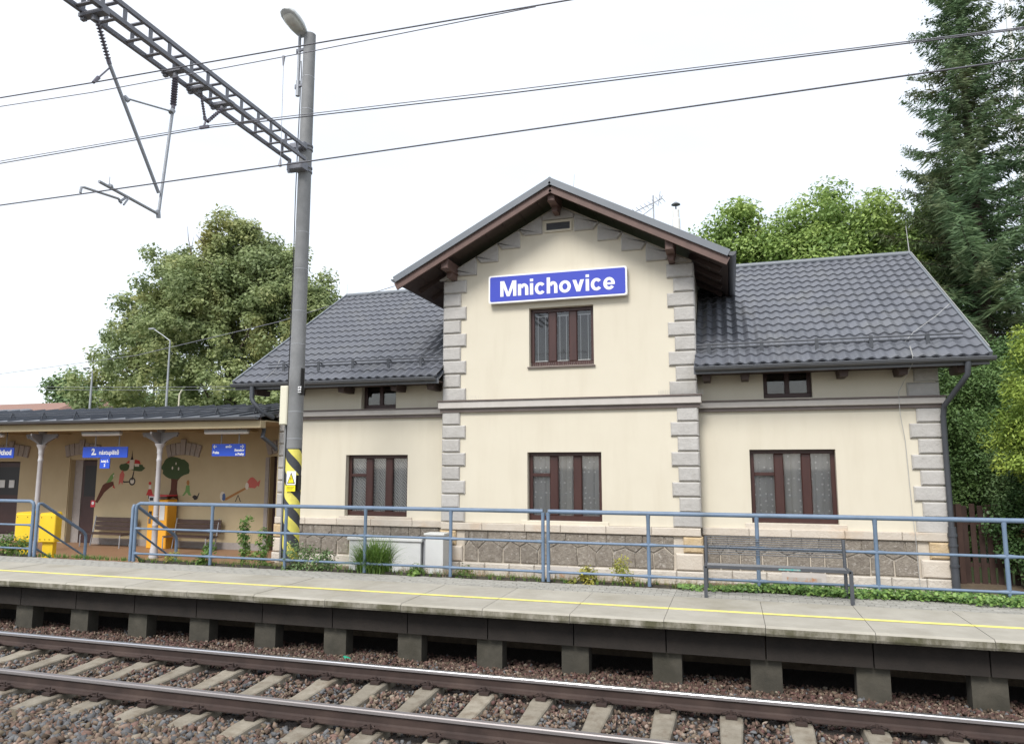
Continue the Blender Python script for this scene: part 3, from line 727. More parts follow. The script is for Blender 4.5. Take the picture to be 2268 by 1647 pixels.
# tower roof
GY0, GY1 = 14.70, 26.2; HX = 3.68; SLP = .528; TZ = 8.74
def tr_z(d): return TZ - SLP*d
for sg in (-1, 1):
    xe = TC-.05+sg*HX; xc = TC-.05; ze = tr_z(HX)
    # deck with standing seams
    MB().add([(xc,GY0,TZ),(xe,GY0,ze),(xe,GY1,ze),(xc,GY1,TZ),(xc,GY0+.02,TZ-.05),(xe,GY0+.02,ze-.05),(xe,GY1,ze-.05),(xc,GY1,TZ-.05)],
             [(0,1,2,3),(7,6,5,4),(0,4,5,1),(1,5,6,2),(2,6,7,3),(3,7,4,0)]).build('tower_roof_sheet', SHEET, SB)
    MB().bar((xc, GY0-.012, TZ-.045), (xe+sg*.02, GY0-.012, ze-.045), .05, .14, (0,0,1)).build('verge_sheet', SHEET_EDGE, SB)
    MB().bar((xc, GY0+.045, TZ-.20), (xe, GY0+.045, ze-.20), .05, .16, (0,0,1)).build('barge_board', WOOD, SB)
    # soffit boards laid along the slope, seen from below
    nb = 9
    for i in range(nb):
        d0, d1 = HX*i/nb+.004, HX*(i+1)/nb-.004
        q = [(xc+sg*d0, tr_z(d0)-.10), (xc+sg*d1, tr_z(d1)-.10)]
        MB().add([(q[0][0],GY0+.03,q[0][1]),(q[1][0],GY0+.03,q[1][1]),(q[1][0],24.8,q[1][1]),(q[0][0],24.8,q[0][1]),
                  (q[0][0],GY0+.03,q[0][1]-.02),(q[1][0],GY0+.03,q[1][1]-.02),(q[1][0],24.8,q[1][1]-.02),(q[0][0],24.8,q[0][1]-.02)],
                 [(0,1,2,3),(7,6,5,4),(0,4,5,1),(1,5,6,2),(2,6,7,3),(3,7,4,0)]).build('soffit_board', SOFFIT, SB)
    for yy in (15.75, 16.55, 17.35, 18.15):
        MB().bar((xc+sg*(TXR-TC-.0), yy, tr_z(2.87)-.17), (xe-sg*.16, yy, ze-.11), .09, .10, (0,0,1)).build('rafter', SOFFIT, SB)
MB().tube((TC-.05, GY0-.02, TZ+.01), (TC-.05, GY1, TZ+.01), .04, None, 8).build('ridge_cap', SHEET_EDGE, SB)
for d in (0, 1, -1):
    x = TC-.05 + d*2.52; z = tr_z(abs(d)*2.52)-.34
    o = MB().block(x-.09, x+.09, GY0+.12, YT+.02, z-.11, z+.12, .02); o.build('purlin_end', WOOD, SB)
    MB().prism([(x-.06,z-.24),(x+.06,z-.24),(x+.075,z-.10),(x-.075,z-.10)], GY0+.45, YT, ch=.01).build('purlin_bracket', WOOD, SB)
gutter((TC-.05+HX+.07, 18.6, tr_z(HX)-.02), (TC-.05+HX+.07, GY0-.02, tr_z(HX)-.02), .085)
gutter((TC-.05-HX-.05, GY0+.02, tr_z(HX)-.02), (TC-.05-HX-.05, 18.6, tr_z(HX)-.02), .07)
# downpipes
def downpipe(pts, r, parent=SB, m=PIPE):
    b = MB().path(pts, r, 10); o = b.build('downpipe', m, parent, 50)
    return o
d_ = downpipe([(4.28,15.05,4.46),(4.26,15.06,4.20),(4.20,15.15,4.08),(3.98,15.62,3.66),(3.97,15.72,3.45),(3.97,15.72,1.36)], .052)
MB().path([(3.97,15.70,1.36),(3.97,15.70,.10)], .072, 10).tube((3.97,15.70,1.18),(3.97,15.70,1.24),.085).tube((3.97,15.70,1.0),(3.97,15.70,1.04),.085).tube((3.97,15.70,.62),(3.97,15.70,.66),.085).build('cast_iron_pipe', PIPE, SB, 50)
downpipe([(-11.25,15.03,4.44),(-11.25,15.03,4.15),(-11.20,15.03,4.05),(-10.98,15.10,3.80),(-10.86,15.40,3.68)], .055)
downpipe([(-11.13,15.10,3.62),(-11.12,15.40,3.40),(-11.05,15.25,3.20),(-10.98,15.60,3.0),(-10.98,15.72,2.9)], .055)
# lightning conductor down the right wing and over the roof
MB().path([(3.35,15.0,4.60),(3.36,15.0,4.45),(3.30,15.72,4.1),(3.22,15.70,3.95),(3.22,15.69,3.5),(3.30,15.80,3.0),(3.34,15.80,1.6),(3.35,15.74,1.2),(3.37,15.72,.15)], .006, 4).build('lightning_cable', CABLE, SB)
MB().path([(3.32,15.0,4.75),(3.36,15.0,4.55)], .012, 5).path([(4.66,17.25,5.98),(4.2,16.6,5.60),(3.6,15.9,5.16),(3.36,15.55,4.92)], .006, 4).path([(4.69,15.2,4.72),(4.69,20.4,8.03)], .008, 4).build('lightning_cable', CABLE, SB)
MB().path([(-11.5,16.6,5.5),(-11.0,15.6,4.93),(-10.95,15.1,4.62)], .008, 4).build('lightning_cable', CABLE, SB)
for p, q, r in (((4.66,20.4,7.95),(4.62,20.4,8.72),.013), ((-11.8,20.4,8.0),(-11.8,20.4,8.35),.010), ((-3.58,17.0,8.75),(-3.5,17.0,9.75),.008)):
    MB().tube(p, q, r, r*.6, 6).build('lightning_rod', CABLE, SB)
# chimney with cowl, antenna
ch = MB().lathe(-1.22, 20.0, [(.11,8.0),(.11,9.36),(.09,9.38),(.09,9.62)], 16); ch.build('chimney', CHIMNEY, SB, 40)
MB().tube((-1.22,20,9.6),(-1.22,20,9.78),.02).lathe(-1.22, 20, [(.13,9.78),(.12,9.80),(.03,9.86)], 14).build('chimney_cowl', GUTTER, SB)
an = MB(); an.tube((-1.75,19,8.9),(-1.75,19,9.75),.02); an.tube((-2.35,19.0,9.30),(-1.50,18.9,9.60),.012)
for q in range(9):
    t = q/8; c_ = Vector((-2.35,19,9.30)).lerp(Vector((-1.5,18.9,9.60)), t); L_ = .13 if q < 7 else .2
    an.tube(c_+Vector((-.06,-L_,.03)), c_+Vector((.06,L_,-.03)), .006, None, 5)
an.tube((-1.62,18.9,9.40),(-1.55,18.9,9.80),.008); an.tube((-1.60,18.75,9.5),(-1.5,19.1,9.75),.008)
an.tube((-2.1,19.05,9.2),(-1.75,19,9.42),.010)
tag(an.build('tv_antenna', STEEL), 'grey rooftop television antenna behind the right slope of the tower roof', 'antenna')

# station name board
SG = thing('station_name_sign', 'large blue station name board reading Mnichovice under the tower gable', 'sign')
def rrect(x0, x1, z0, z1, r, n=5):
    p = []
    for cx, cz, a0 in ((x1-r, z0+r, -90), (x1-r, z1-r, 0), (x0+r, z1-r, 90), (x0+r, z0+r, 180)):
        for i in range(n+1): a = math.radians(a0+90*i/n); p.append((cx+r*math.cos(a), cz+r*math.sin(a)))
    return p
MB().prism(rrect(-5.20,-2.02,6.19,6.84,.05), YT-.16, YT-.03).build('frame', WHITE, SG)
MB().prism(rrect(-5.165,-2.055,6.225,6.805,.04), YT-.164, YT-.158).build('face', SIGNBLUE, SG)
for x in (-4.8,-2.4): MB().box(x-.03,x+.03,YT-.03,YT+.0,6.3,6.7).build('mount', STEEL, SG)
def text(body, x, y, z, size, m, parent, align='CENTER', bold=.0, sx=1.0, name='lettering'):
    cu = bpy.data.curves.new(name, 'FONT'); cu.body = body; cu.size = size; cu.align_x = align; cu.align_y = 'CENTER'
    cu.offset = bold; cu.extrude = .0015; cu.materials.append(m); cu.resolution_u = 4
    o = bpy.data.objects.new(name, cu); COL.objects.link(o); o.location = (x, y, z); o.rotation_euler = (math.pi/2, 0, 0); o.scale = (sx, 1, 1)
    me = bpy.data.meshes.new_from_object(o); loc, rot, sc = o.location.copy(), o.rotation_euler.copy(), o.scale.copy()
    bpy.data.objects.remove(o); o = link(me, name, parent); o.location = loc; o.rotation_euler = rot; o.scale = sc
    return o
def big_letters(word, xc, zb, y, k, m, parent):
    """upright grotesque letters cut from bars and arcs"""
    S, X, C, A = .078, .268, .362, .37       # stem, x-height, cap height, ascender
    def arc(b, cx, cz, rx, rz, a0, a1, t, dy, n=18):
        vv = []
        for i in range(n+1):
            a = math.radians(a0+(a1-a0)*i/n); vv += [(cx+rx*math.cos(a), y+dy, cz+rz*math.sin(a)), (cx+(rx-t)*math.cos(a), y+dy, cz+(rz-t*.88)*math.sin(a))]
        b.add(vv, [(2*i, 2*i+2, 2*i+3, 2*i+1) for i in range(n)])
    def rect(b, x0, x1, z0, z1, dy): b.add([(x0,y+dy,z0),(x1,y+dy,z0),(x1,y+dy,z1),(x0,y+dy,z1)], [(0,1,2,3)])
    W = dict(M=.385, n=.248, i=S, c=.242, h=.248, o=.27, v=.262, e=.256)
    gap = .036; tot = sum(W[c] for c in word)+gap*(len(word)-1); x = xc-tot*k/2
    for ch in word:
        b = MB(); w = W[ch]
        if ch == 'M':
            rect(b, 0, S, 0, C, 0); rect(b, w-S, w, 0, C, 0)
            b.add([(S*.2,y-.0006,C),(S*1.25,y-.0006,C),(w/2+.035,y-.0006,0),(w/2-.035,y-.0006,0)], [(3,2,1,0)])
            b.add([(w-S*.2,y-.0012,C),(w-S*1.25,y-.0012,C),(w/2-.035,y-.0012,0),(w/2+.035,y-.0012,0)], [(0,1,2,3)])
        elif ch in 'nh':
            rect(b, 0, S, 0, X if ch == 'n' else A, 0); r = (w-S*.55)/2
            arc(b, w-r, X-.115, r, .122, 0, 165, S, -.0006); rect(b, w-S, w, 0, X-.114, -.0012)
        elif ch == 'i': rect(b, 0, S, 0, X, 0); rect(b, 0, S, A-.062, A, 0)
        elif ch == 'o': arc(b, w/2, X/2, w/2, X/2+.007, 0, 360, S*.98, 0, 36)
        elif ch == 'c': arc(b, w/2+.006, X/2, w/2+.006, X/2+.007, 38, 322, S*.98, 0, 30)
        elif ch == 'e': arc(b, w/2, X/2, w/2, X/2+.007, 0, 325, S*.96, 0, 32); rect(b, S*.7, w-.002, X/2-.026, X/2+.022, -.0006)
        elif ch == 'v':
            b.add([(0,y,X),(S*1.08,y,X),(w/2+.042,y,0),(w/2-.042,y,0)], [(3,2,1,0)]); b.add([(w,y-.0006,X),(w-S*1.08,y-.0006,X),(w/2-.042,y-.0006,0),(w/2+.042,y-.0006,0)], [(0,1,2,3)])
        b.v = [(x+p[0]*k, p[1], zb+p[2]*k) for p in b.v]; b.build('letter', m, parent); x += (w+gap)*k
big_letters('Mnichovice', -3.60, 6.335, YT-.168, 1.0, WHITE, SG)

# ------------------------------------------------------------------ waiting hall with canopy
HY = 17.5; HX0, HX1 = -26.0, WXL-.0
WH = thing('waiting_hall', 'low open waiting hall with columns under a long seamed metal roof', 'waiting hall')
hl = wall_with_holes(HX0, HX1, GZ-.1, 3.9, HY, [(-22.95,-21.62,GZ,2.61), (-19.55,-18.53,GZ,2.66), (-12.38,-11.30,GZ,2.75)], .4)
hl.build('back_wall', CREAM_HALL, WH)
MB().box(HX0, HX1, HY+.7, HY+.75, GZ, 3.6).build('inner_wall', INTERIOR, WH)
MB().box(HX0, -19.55, HY-.015, HY, GZ, .34).box(-18.53, -12.38, HY-.015, HY, GZ, .34).build('skirting', QUOIN_HALL, WH)
MB().box(HX0, HX1+.02, 13.45, HY+.7, GZ-.08, GZ+.03).build('hall_floor', HALLFLOOR, WH)
MB().box(HX1-.16, HX1, YW+.1, HY, GZ, 3.6).build('side_wall', CREAM_HALL, WH)
for x0, x1, z1, side in ((-22.95,-21.62,2.61,0), (-19.25,-18.53,2.66,1), (-12.38,-11.30,2.75,0)):
    d = thing('x','','') if False else None
    dd = MB().block(x0+.02, x1, HY+.16, HY+.22, GZ+.03, z1-.02, .01).build('door', DARKDOOR, WH)
    MB().box(x0+.12, x1-.10, HY+.150, HY+.158, 1.55, z1-.18).build('door_glass', BLACKP, dd)
    MB().tube((x1-.10, HY+.12, 1.15),(x1-.10, HY+.16, 1.15), .02).build('handle', STEEL, dd)
MB().box(-19.55,-19.25,HY+.16,HY+.22,GZ,2.66).build('door_reveal', QUOIN_HALL, WH)
def arch(xc, w, z0, rise, th, n=6, key=True):
    """segmental arch of separate voussoirs over an opening"""
    R_ = (w*w/4+rise*rise)/(2*rise); cz = z0+rise-R_; a0 = math.asin(w/2/R_)
    for i in range(n):
        a, b_ = -a0+2*a0*i/n+.004, -a0+2*a0*(i+1)/n-.004
        mid = abs((a+b_)/2) < a0/n*.9 and n % 2
        t = th + (.10 if mid else 0)
        p = [(xc+R_*math.sin(a), cz+R_*math.cos(a)), (xc+R_*math.sin(b_), cz+R_*math.cos(b_)), (xc+(R_+t)*math.sin(b_), cz+(R_+t)*math.cos(b_)), (xc+(R_+t)*math.sin(a), cz+(R_+t)*math.cos(a))]
        MB().prism(p, HY-(.07 if mid else .05), HY+.01, ch=.012).build('arch_stone', QUOIN_HALL, WH)
arch(-15.34, 1.10, 2.72, .08, .36, 7); arch(-19.12, 1.22, 2.74, .08, .36, 7); arch(-22.0, 1.4, 2.72, .08, .36, 7); arch(-11.9, 1.1, 2.78, .08, .36, 7)
for x0, x1 in ((-19.72,-19.57), (-12.52,-12.40)):
    MB().box(x0, x1, HY-.03, HY, GZ, 2.72).build('door_pilaster', QUOIN_HALL if x0 > -13 else CREAM_HALL, WH)
# canopy: beam, ceiling, roof
MB().box(HX0, HX1-.03, 15.02, 15.22, 3.42, 3.60).build('eaves_beam', CREAM_HALL, WH)
for i in range(9):
    x = HX0 + 1.2 + i*1.7
    if x < HX1-.3: MB().box(x-.06, x+.06, 15.22, HY, 3.44, 3.58).build('ceiling_joist', CREAM_HALL, WH)
MB().box(HX0, HX1-.03, 15.22, HY, 3.58, 3.61).build('ceiling', CREAM_HALL, WH)
AZ0, AZ1, AY0, AY1 = 3.70, 4.36, 14.95, 19.0
ASL = (AZ1-AZ0)/(AY1-AY0)
nP = 26
for i in range(nP):
    xa = HX1-.02-(i+1)*.58; xb = xa+.58
    MB().add([(xa+.002,AY0,AZ0),(xb-.002,AY0,AZ0),(xb-.002,AY1,AZ1),(xa+.002,AY1,AZ1),(xa+.002,AY0,AZ0-.03),(xb-.002,AY0,AZ0-.03),(xb-.002,AY1,AZ1-.03),(xa+.002,AY1,AZ1-.03)],
             [(0,1,2,3),(7,6,5,4),(0,4,5,1),(1,5,6,2),(2,6,7,3),(3,7,4,0)]).bar((xb-.01,AY0,AZ0+.02),(xb-.01,AY1,AZ1+.02),.018,.045).build('roof_panel', SHEET, WH)
MB().add([(HX0,AY1,AZ1),(HX1,AY1,AZ1),(HX1,24,3.5),(HX0,24,3.5)], [(0,1,2,3)]).build('rear_roof', SHEET, WH)
MB().box(HX0, HX1-.03, AY0+.05, AY0+.08, 3.60, 3.69).build('fascia', SOFFIT, WH)
sg_ = MB(); yg = 15.5; zg = AZ0+(yg-AY0)*ASL
sg_.tube((HX0,yg,zg+.10),(HX1-.1,yg,zg+.10),.011,None,6); sg_.tube((HX0,yg,zg+.16),(HX1-.1,yg,zg+.16),.011,None,6)
for i in range(13): x = HX1-.55-i*1.16; sg_.bar((x,yg-.06,zg),(x,yg,zg+.19),.012,.03); sg_.bar((x,yg+.12,zg),(x,yg,zg+.17),.012,.02)
sg_.build('snow_guard', PIPE, WH)
gutter((HX0, 14.89, 3.68), (HX1-.05, 14.89, 3.68), .075, parent=WH)
for x in (-18.30, -14.27, -22.3):
    b = MB().lathe(x, 15.40, [(.115,.12),(.115,.20),(.10,.24),(.095,.36),(.082,.40),(.072,.46),(.070,.95),(.078,.96),(.078,.99),(.068,1.0),(.068,1.16),(.076,1.17),(.076,1.20),(.066,1.21),(.060,2.60),(.070,2.62),(.070,2.66),(.060,2.68),(.058,2.80),(.072,2.83),(.066,2.88),(.080,2.96),(.120,3.03),(.128,3.06),(.06,3.07)], 16)
    c_ = b.build('column', COLUMN, WH, 40)
    k = MB()
    for ax in (0, 1):
        p = [(-.12,3.06),(.12,3.06),(.21,3.13),(.36,3.20),(.52,3.27),(.57,3.31),(.57,3.36),(-.57,3.36),(-.57,3.31),(-.52,3.27),(-.36,3.20),(-.21,3.13)]
        q = MB().prism(p, -.025, .025)
        for vtx in q.v: pass
        if ax == 0: k.add([(x+a, 15.40+bb, c2) for a, bb, c2 in q.v], q.f)
        else: k.add([(x+bb, 15.40+a*.6, c2) for a, bb, c2 in q.v], q.f)
    k.lathe(x, 15.40, [(.09,3.36),(.11,3.42),(.10,3.50),(.06,3.56),(.02,3.60)], 12)
    for sx in (-.5, .5): k.tube((x+sx, 15.37, 3.27),(x+sx, 15.43, 3.27), .035)
    k.build('bracket', BRACKET, c_)

# wall paintings beside the doors: flat shapes on the plaster
MUR = {n: mat('mural_'+n, c, None, rough=.9) for n, c in dict(green=(.045,.075,.03), brown=(.10,.035,.022), red=(.42,.035,.035), white=(.55,.50,.42), dark=(.03,.025,.025), pink=(.45,.11,.09), blue=(.06,.10,.22), plank=(.32,.15,.05), lime=(.14,.25,.08)).items()}
def mural(name, shapes):
    b = MB(); mats = []; 
    for i, (c, poly) in enumerate(shapes):
        if MUR[c] not in mats: mats.append(MUR[c])
        n = len(poly); y = HY-.003-.0006*i
        area = sum(poly[j][0]*poly[(j+1)%n][1]-poly[(j+1)%n][0]*poly[j][1] for j in range(n))
        if area < 0: poly = poly[::-1]
        b.prism(poly, y, y+.0005, mats.index(MUR[c]))
    b.build(name, mats, WH)
def blob(cx, cz, rx, rz, n=18, j=.12, seed=0):
    r_ = random.Random(seed); return [(cx+rx*(1+r_.uniform(-j,j))*math.cos(2*math.pi*i/n), cz+rz*(1+r_.uniform(-j,j))*math.sin(2*math.pi*i/n)) for i in range(n)]
mural('tree_painting', [('brown', [(-15.85,1.48),(-15.64,1.58),(-15.44,1.48),(-15.52,1.80),(-15.51,2.05),(-15.30,2.26),(-15.40,2.30),(-15.60,2.16),(-15.80,2.30),(-15.74,2.05),(-15.74,1.80)]), ('green', blob(-15.60,2.42,.50,.30,22,.14,3)), ('green', blob(-15.75,2.55,.30,.20,14,.12,5)), ('brown', [(-16.35,2.36),(-16.15,2.50),(-16.12,2.36)]),
   ('white', blob(-15.72,2.42,.025,.05,8)), ('white', blob(-15.50,2.40,.025,.05,8)), ('white', blob(-15.60,2.55,.02,.04,8))])
mural('church_painting', [('green', blob(-17.48,2.44,.20,.12,14,.15,1)), ('green', blob(-16.98,2.42,.24,.11,14,.15,2)), ('white', [(-17.30,2.38),(-17.14,2.38),(-17.14,2.66),(-17.30,2.66)]), ('dark', [(-17.28,2.66),(-17.16,2.66),(-17.20,2.76),(-17.22,2.95),(-17.24,2.76)]), ('red', [(-17.44,2.56),(-17.30,2.56),(-17.30,2.66)]), ('red', [(-17.12,2.55),(-16.88,2.53),(-16.94,2.64),(-17.10,2.67)]), ('white', [(-17.10,2.46),(-16.94,2.46),(-16.94,2.54),(-17.10,2.54)])])
ring = [(-17.16+.12*math.cos(a*math.pi/8), 2.02+.12*math.sin(a*math.pi/8)) for a in range(17)] + [(-17.16+.085*math.cos(-a*math.pi/8), 2.02+.085*math.sin(-a*math.pi/8)) for a in range(17)]
mural('scooter_painting', [('dark', ring[:17]), ('white', [(-17.16+.075*math.cos(a*math.pi/6), 2.02+.075*math.sin(a*math.pi/6)) for a in range(12)]), ('dark', [(-17.62,2.08),(-17.44,2.02),(-17.24,2.03),(-17.24,1.99),(-17.46,1.98),(-17.64,2.05)]), ('dark', [(-17.20,2.06),(-17.13,2.34),(-17.10,2.34),(-17.14,2.06)]), ('pink', [(-17.66,1.90),(-17.58,2.0),(-17.52,1.92),(-17.48,2.1),(-17.46,2.22),(-17.54,2.36),(-17.64,2.22)])])
mural('log_painting', [('brown', [(-18.50,1.40),(-18.42,1.36),(-18.18,1.68),(-17.96,1.84),(-17.84,1.90),(-17.86,2.0),(-18.06,2.02),(-18.26,1.90)]), ('lime', [(-18.14,1.96),(-17.98,2.20),(-17.86,2.28),(-17.84,2.16),(-17.96,2.00)]), ('white', [(-17.90,2.20),(-17.84,2.22),(-17.86,2.12)]), ('red', [(-17.84,1.92),(-17.78,1.80),(-17.88,1.84)])])
mural('girl_painting', [('red', [(-16.62,1.62),(-16.36,1.62),(-16.44,1.80),(-16.54,1.80)]), ('white', [(-16.54,1.80),(-16.44,1.80),(-16.45,1.92),(-16.53,1.92)]), ('red', blob(-16.50,1.97,.05,.05,10)), ('dark', [(-16.53,1.52),(-16.46,1.52),(-16.46,1.62),(-16.53,1.62)])])
mural('walker_painting', [('lime', [(-15.20,1.92),(-15.08,1.92),(-15.06,1.74),(-15.0,1.62),(-15.10,1.64),(-15.16,1.72),(-15.26,1.62),(-15.32,1.62),(-15.22,1.76)]), ('plank', blob(-15.14,2.0,.05,.08,10)), ('dark', blob(-14.86,1.58,.10,.06,10,.3,4)), ('dark', [(-14.80,1.60),(-14.74,1.72),(-14.72,1.70),(-14.76,1.58)])])
mural('seesaw_painting', [('plank', [(-13.82,1.50),(-13.05,1.88),(-13.05,1.94),(-13.84,1.57)]), ('dark', [(-13.50,1.48),(-13.40,1.68),(-13.30,1.48),(-13.33,1.48),(-13.40,1.64),(-13.47,1.48)]), ('white', blob(-13.92,1.62,.10,.14,12,.1,8)), ('blue', blob(-13.88,1.60,.06,.12,10,.2,9)), ('pink', blob(-12.95,2.0,.17,.15,12,.25,6)), ('pink', [(-12.84,1.98),(-12.68,2.10),(-12.72,1.9)]), ('white', blob(-13.12,1.92,.06,.10,10,.1,7))])
MB().box(-18.66,-18.50,HY-.012,HY-.002,1.24,1.44).build('wall_notice', REDP, WH)
ntc = MB().prism([(-18.58+.05*math.cos(a*math.pi/8), 1.36+.05*math.sin(a*math.pi/8)) for a in range(16)], HY-.014, HY-.012); ntc.build('notice_mark', WHITE, WH)
for x in (-22.60, -22.2): MB().box(x, x+.22, HY+.138, HY+.146, 1.78, 2.02).build('paper_notice', OFFWHITE, WH)

# hanging signs and lamps below the canopy
def hang_sign(x0, x1, z0, z1, label, y=15.6):
    s_ = thing('hanging_sign', label, 'sign', 'blue signs hanging under the canopy')
    MB().prism(rrect(x0, x1, z0, z1, .02, 2), y, y+.02).build('panel', SIGNBLUE2, s_)
    for q in (.27, .80): xx = x0+(x1-x0)*q; MB().box(xx-.02, xx+.02, y+.005, y+.015, z1, 3.55).build('hanger', BRACKET, s_)
    return s_
s_ = hang_sign(-17.05, -15.52, 2.71, 3.0, 'blue hanging sign reading 2.nástupiště with small sign kolej č. 2 below')
text('2.', -16.66, 15.598, 2.86, .23, WHITE, s_, bold=.010); text('nástupiště', -16.14, 15.598, 2.845, .165, WHITE, s_, bold=.004)
sub = MB().prism(rrect(-16.43,-16.10,2.42,2.70,.02,2), 15.6, 15.62).build('small_panel', SIGNBLUE2, s_)
text('kolej č.', -16.265, 15.598, 2.61, .085, WHITE, s_, bold=.004); text('2', -16.265, 15.598, 2.50, .10, WHITE, s_, bold=.004)
s_ = hang_sign(-12.81, -11.80, 2.74, 3.05, 'blue hanging direction sign reading směr with arrows to Praha and Benešov u Prahy')
text('směr', -12.30, 15.598, 2.98, .085, WHITE, s_, bold=.004); text('Praha', -12.78, 15.598, 2.83, .085, WHITE, s_, 'LEFT', bold=.004)
text('Benešov', -11.83, 15.598, 2.89, .085, WHITE, s_, 'RIGHT', bold=.004); text('u Prahy', -11.83, 15.598, 2.79, .085, WHITE, s_, 'RIGHT', bold=.004)
for xc_, sg in ((-12.71, -1), (-11.90, 1)):
    a = MB().box(xc_-.055, xc_+.055, 15.594, 15.598, 2.972, 2.988); z = 2.98
    for q in (1, -1): a.bar((xc_+sg*.055, 15.596, z), (xc_+sg*.01, 15.596, z+q*.045), .004, .016, (0,1,0) if False else (0,0,1))
    a.build('arrow', WHITE, s_)
s_ = hang_sign(-21.1, -19.56, 2.71, 3.0, 'blue hanging sign at the frame edge, only its ending chod readable')
text('Východ', -19.64, 15.598, 2.86, .20, WHITE, s_, 'RIGHT', bold=.009)
lamp0 = None
for x0, lb in ((-17.00, 'white tube lamp above the 2.nástupiště sign under the canopy'), (-12.97, 'white tube lamp above the směr direction sign under the canopy'), (-21.2, 'white tube lamp above the sign at the frame edge')):
    L0 = thing('tube_lamp', lb, 'lamp', 'tube lamps under the canopy', (x0, 15.52, 3.33))
    MB().box(0, 1.3, -.06, .06, .03, .08).build('housing', STEEL, L0); MB().path([(.0,0,.01),(1.3,0,.01)], .045, 8).build('diffuser', WHITE, L0, 60)

# benches in the hall
def hall_bench():
    b = thing('hall_bench', '', 'bench', 'dark slatted benches in the waiting hall')
    for q in range(4): MB().box(0, 1.5, .10+q*.115, .20+q*.115, .36, .385).build('seat_slat', WOODBENCH, b)
    for q in range(3): MB().bar((0.05, .575+q*.012, .50+q*.13), (1.55, .575+q*.012, .50+q*.13), .02, .115).build('back_slat', WOODBENCH, b)
    for x in (.02, 1.46):
        MB().path([(x,.10,0),(x,.10,.34),(x,.52,.34)], .018, 6).build('leg', STEEL, b); MB().path([(x,.46,0),(x,.54,.40),(x,.62,.85)], .018, 6).build('leg', STEEL, b)
    return b
hb = hall_bench(); hb.location = (-18.30, 16.75, GZ+.03); hb['label'] = 'dark slatted bench by the hall wall beside the dark door with the red notice'
hb2 = copy_tree(hb); hb2.location = (-15.35, 16.75, GZ+.03); hb2['label'] = 'dark slatted bench by the hall wall below the seesaw painting'
# ticket machine
tm = thing('ticket_machine', 'orange ticket vending machine against the hall wall behind a column', 'ticket machine')
MB().block(-16.05,-15.80,17.0,17.42,.15,1.46,.02).build('body', ORANGE, tm); MB().block(-15.79,-15.42,17.05,17.42,.15,1.52,.02).build('side_cabinet', ORANGE, tm)
MB().block(-16.05,-15.80,17.0,17.42,1.46,1.62,.015).build('top_panel', OFFWHITE, tm); MB().box(-16.05,-15.42,17.02,17.42,1.62,1.65).build('cap', REDP, tm)
MB().box(-16.0,-15.90,16.992,16.999,1.08,1.20).build('screen', BLACKP, tm); MB().box(-16.0,-15.92,16.992,16.999,.85,1.0).build('slot', GUTTER, tm); MB().box(-16.0,-15.88,16.992,16.999,1.50,1.58).build('display', BLACKP, tm)
MB().box(-15.68,-15.50,17.042,17.049,.95,1.38).build('poster', OFFWHITE, tm)
# yellow validators
def validator(x, y, lb):
    v = thing('ticket_validator', lb, 'ticket validator', 'yellow ticket validators by the steps', (x, y, GZ))
    MB().block(-.20,.20,-.12,.12,.55,1.22,.015).build('housing', YEL, v); MB().box(-.13,.13,-.05,.09,0,.55).build('post', YEL, v)
    b = MB()
    for xx, zz in ((-.15,1.14),(.10,1.14),(-.15,.62),(-.03,.62),(.08,.62)): b.tube((xx,-.127,zz),(xx,-.119,zz),.012,None,6)
    b.build('rivet', BLACKP, v)
    MB().prism([(-.20,1.22),(.20,1.22),(.17,1.27),(-.17,1.245)], -.11, .11).build('lid', YEL, v)
    return v
validator(-16.62, 13.75, 'yellow ticket validator nearer the left frame edge, behind the railing end').rotation_euler = (0,0,.25)
validator(-15.86, 13.75, 'yellow ticket validator just right of the pale column beside the steps').rotation_euler = (0,0,.25)

# ------------------------------------------------------------------ railings
RYY = 12.30; TOP = 1.73; MID = 1.215; LOW = .71
def railing(xs, label, lend=None, rend=None):
    t = thing('platform_railing', label, 'railing', 'blue tubular railings along the platform')
    xa, xb = xs[0], xs[-1]
    pts = [(xa, RYY, TOP), (xb, RYY, TOP)]
    if lend: pts = [(xa, RYY, PZ), (xa, RYY, TOP-.09), (xa+.03, RYY, TOP-.03), (xa+.10, RYY, TOP)] + pts[1:]
    if rend: pts = pts[:-1] + [(xb-.10, RYY, TOP), (xb-.03, RYY, TOP-.03), (xb, RYY, TOP-.09), (xb, RYY, PZ)]
    MB().path(pts, .036, 12).build('top_rail', BLUE, t, 50)
    for i, (a, b_) in enumerate(zip(xs[:-1], xs[1:])):
        for z in (MID, LOW):
            MB().path([(a, RYY, z), (a+.07, RYY, z), (a+.16, RYY, z), (b_-.16, RYY, z), (b_-.07, RYY, z), (b_, RYY, z)], [.034,.030,.0215,.0215,.030,.034], 8).build('cross_rail', BLUE, t, 60)
    for x in xs:
        if (lend and x == xa) or (rend and x == xb): continue
        MB().path([(x, RYY, PZ), (x, RYY, TOP-.12), (x, RYY, TOP-.02)], [.031,.031,.038], 10).build('post', BLUE, t, 60)
    return t
x1 = -10.0066; s1 = 1.712
railing([-11.90, x1, x1+s1, x1+2*s1, x1+3*s1, x1+4*s1], 'long blue railing from the steps to the double post before the tower', lend=True)
xb0 = x1+4*s1+.094
railing([xb0 + i*s1 for i in range(7)], 'blue railing on the right behind the grey platform bench')
railing([-19.9, -18.2, -16.5, -14.70], 'short blue railing left of the steps with rounded end', rend=True)
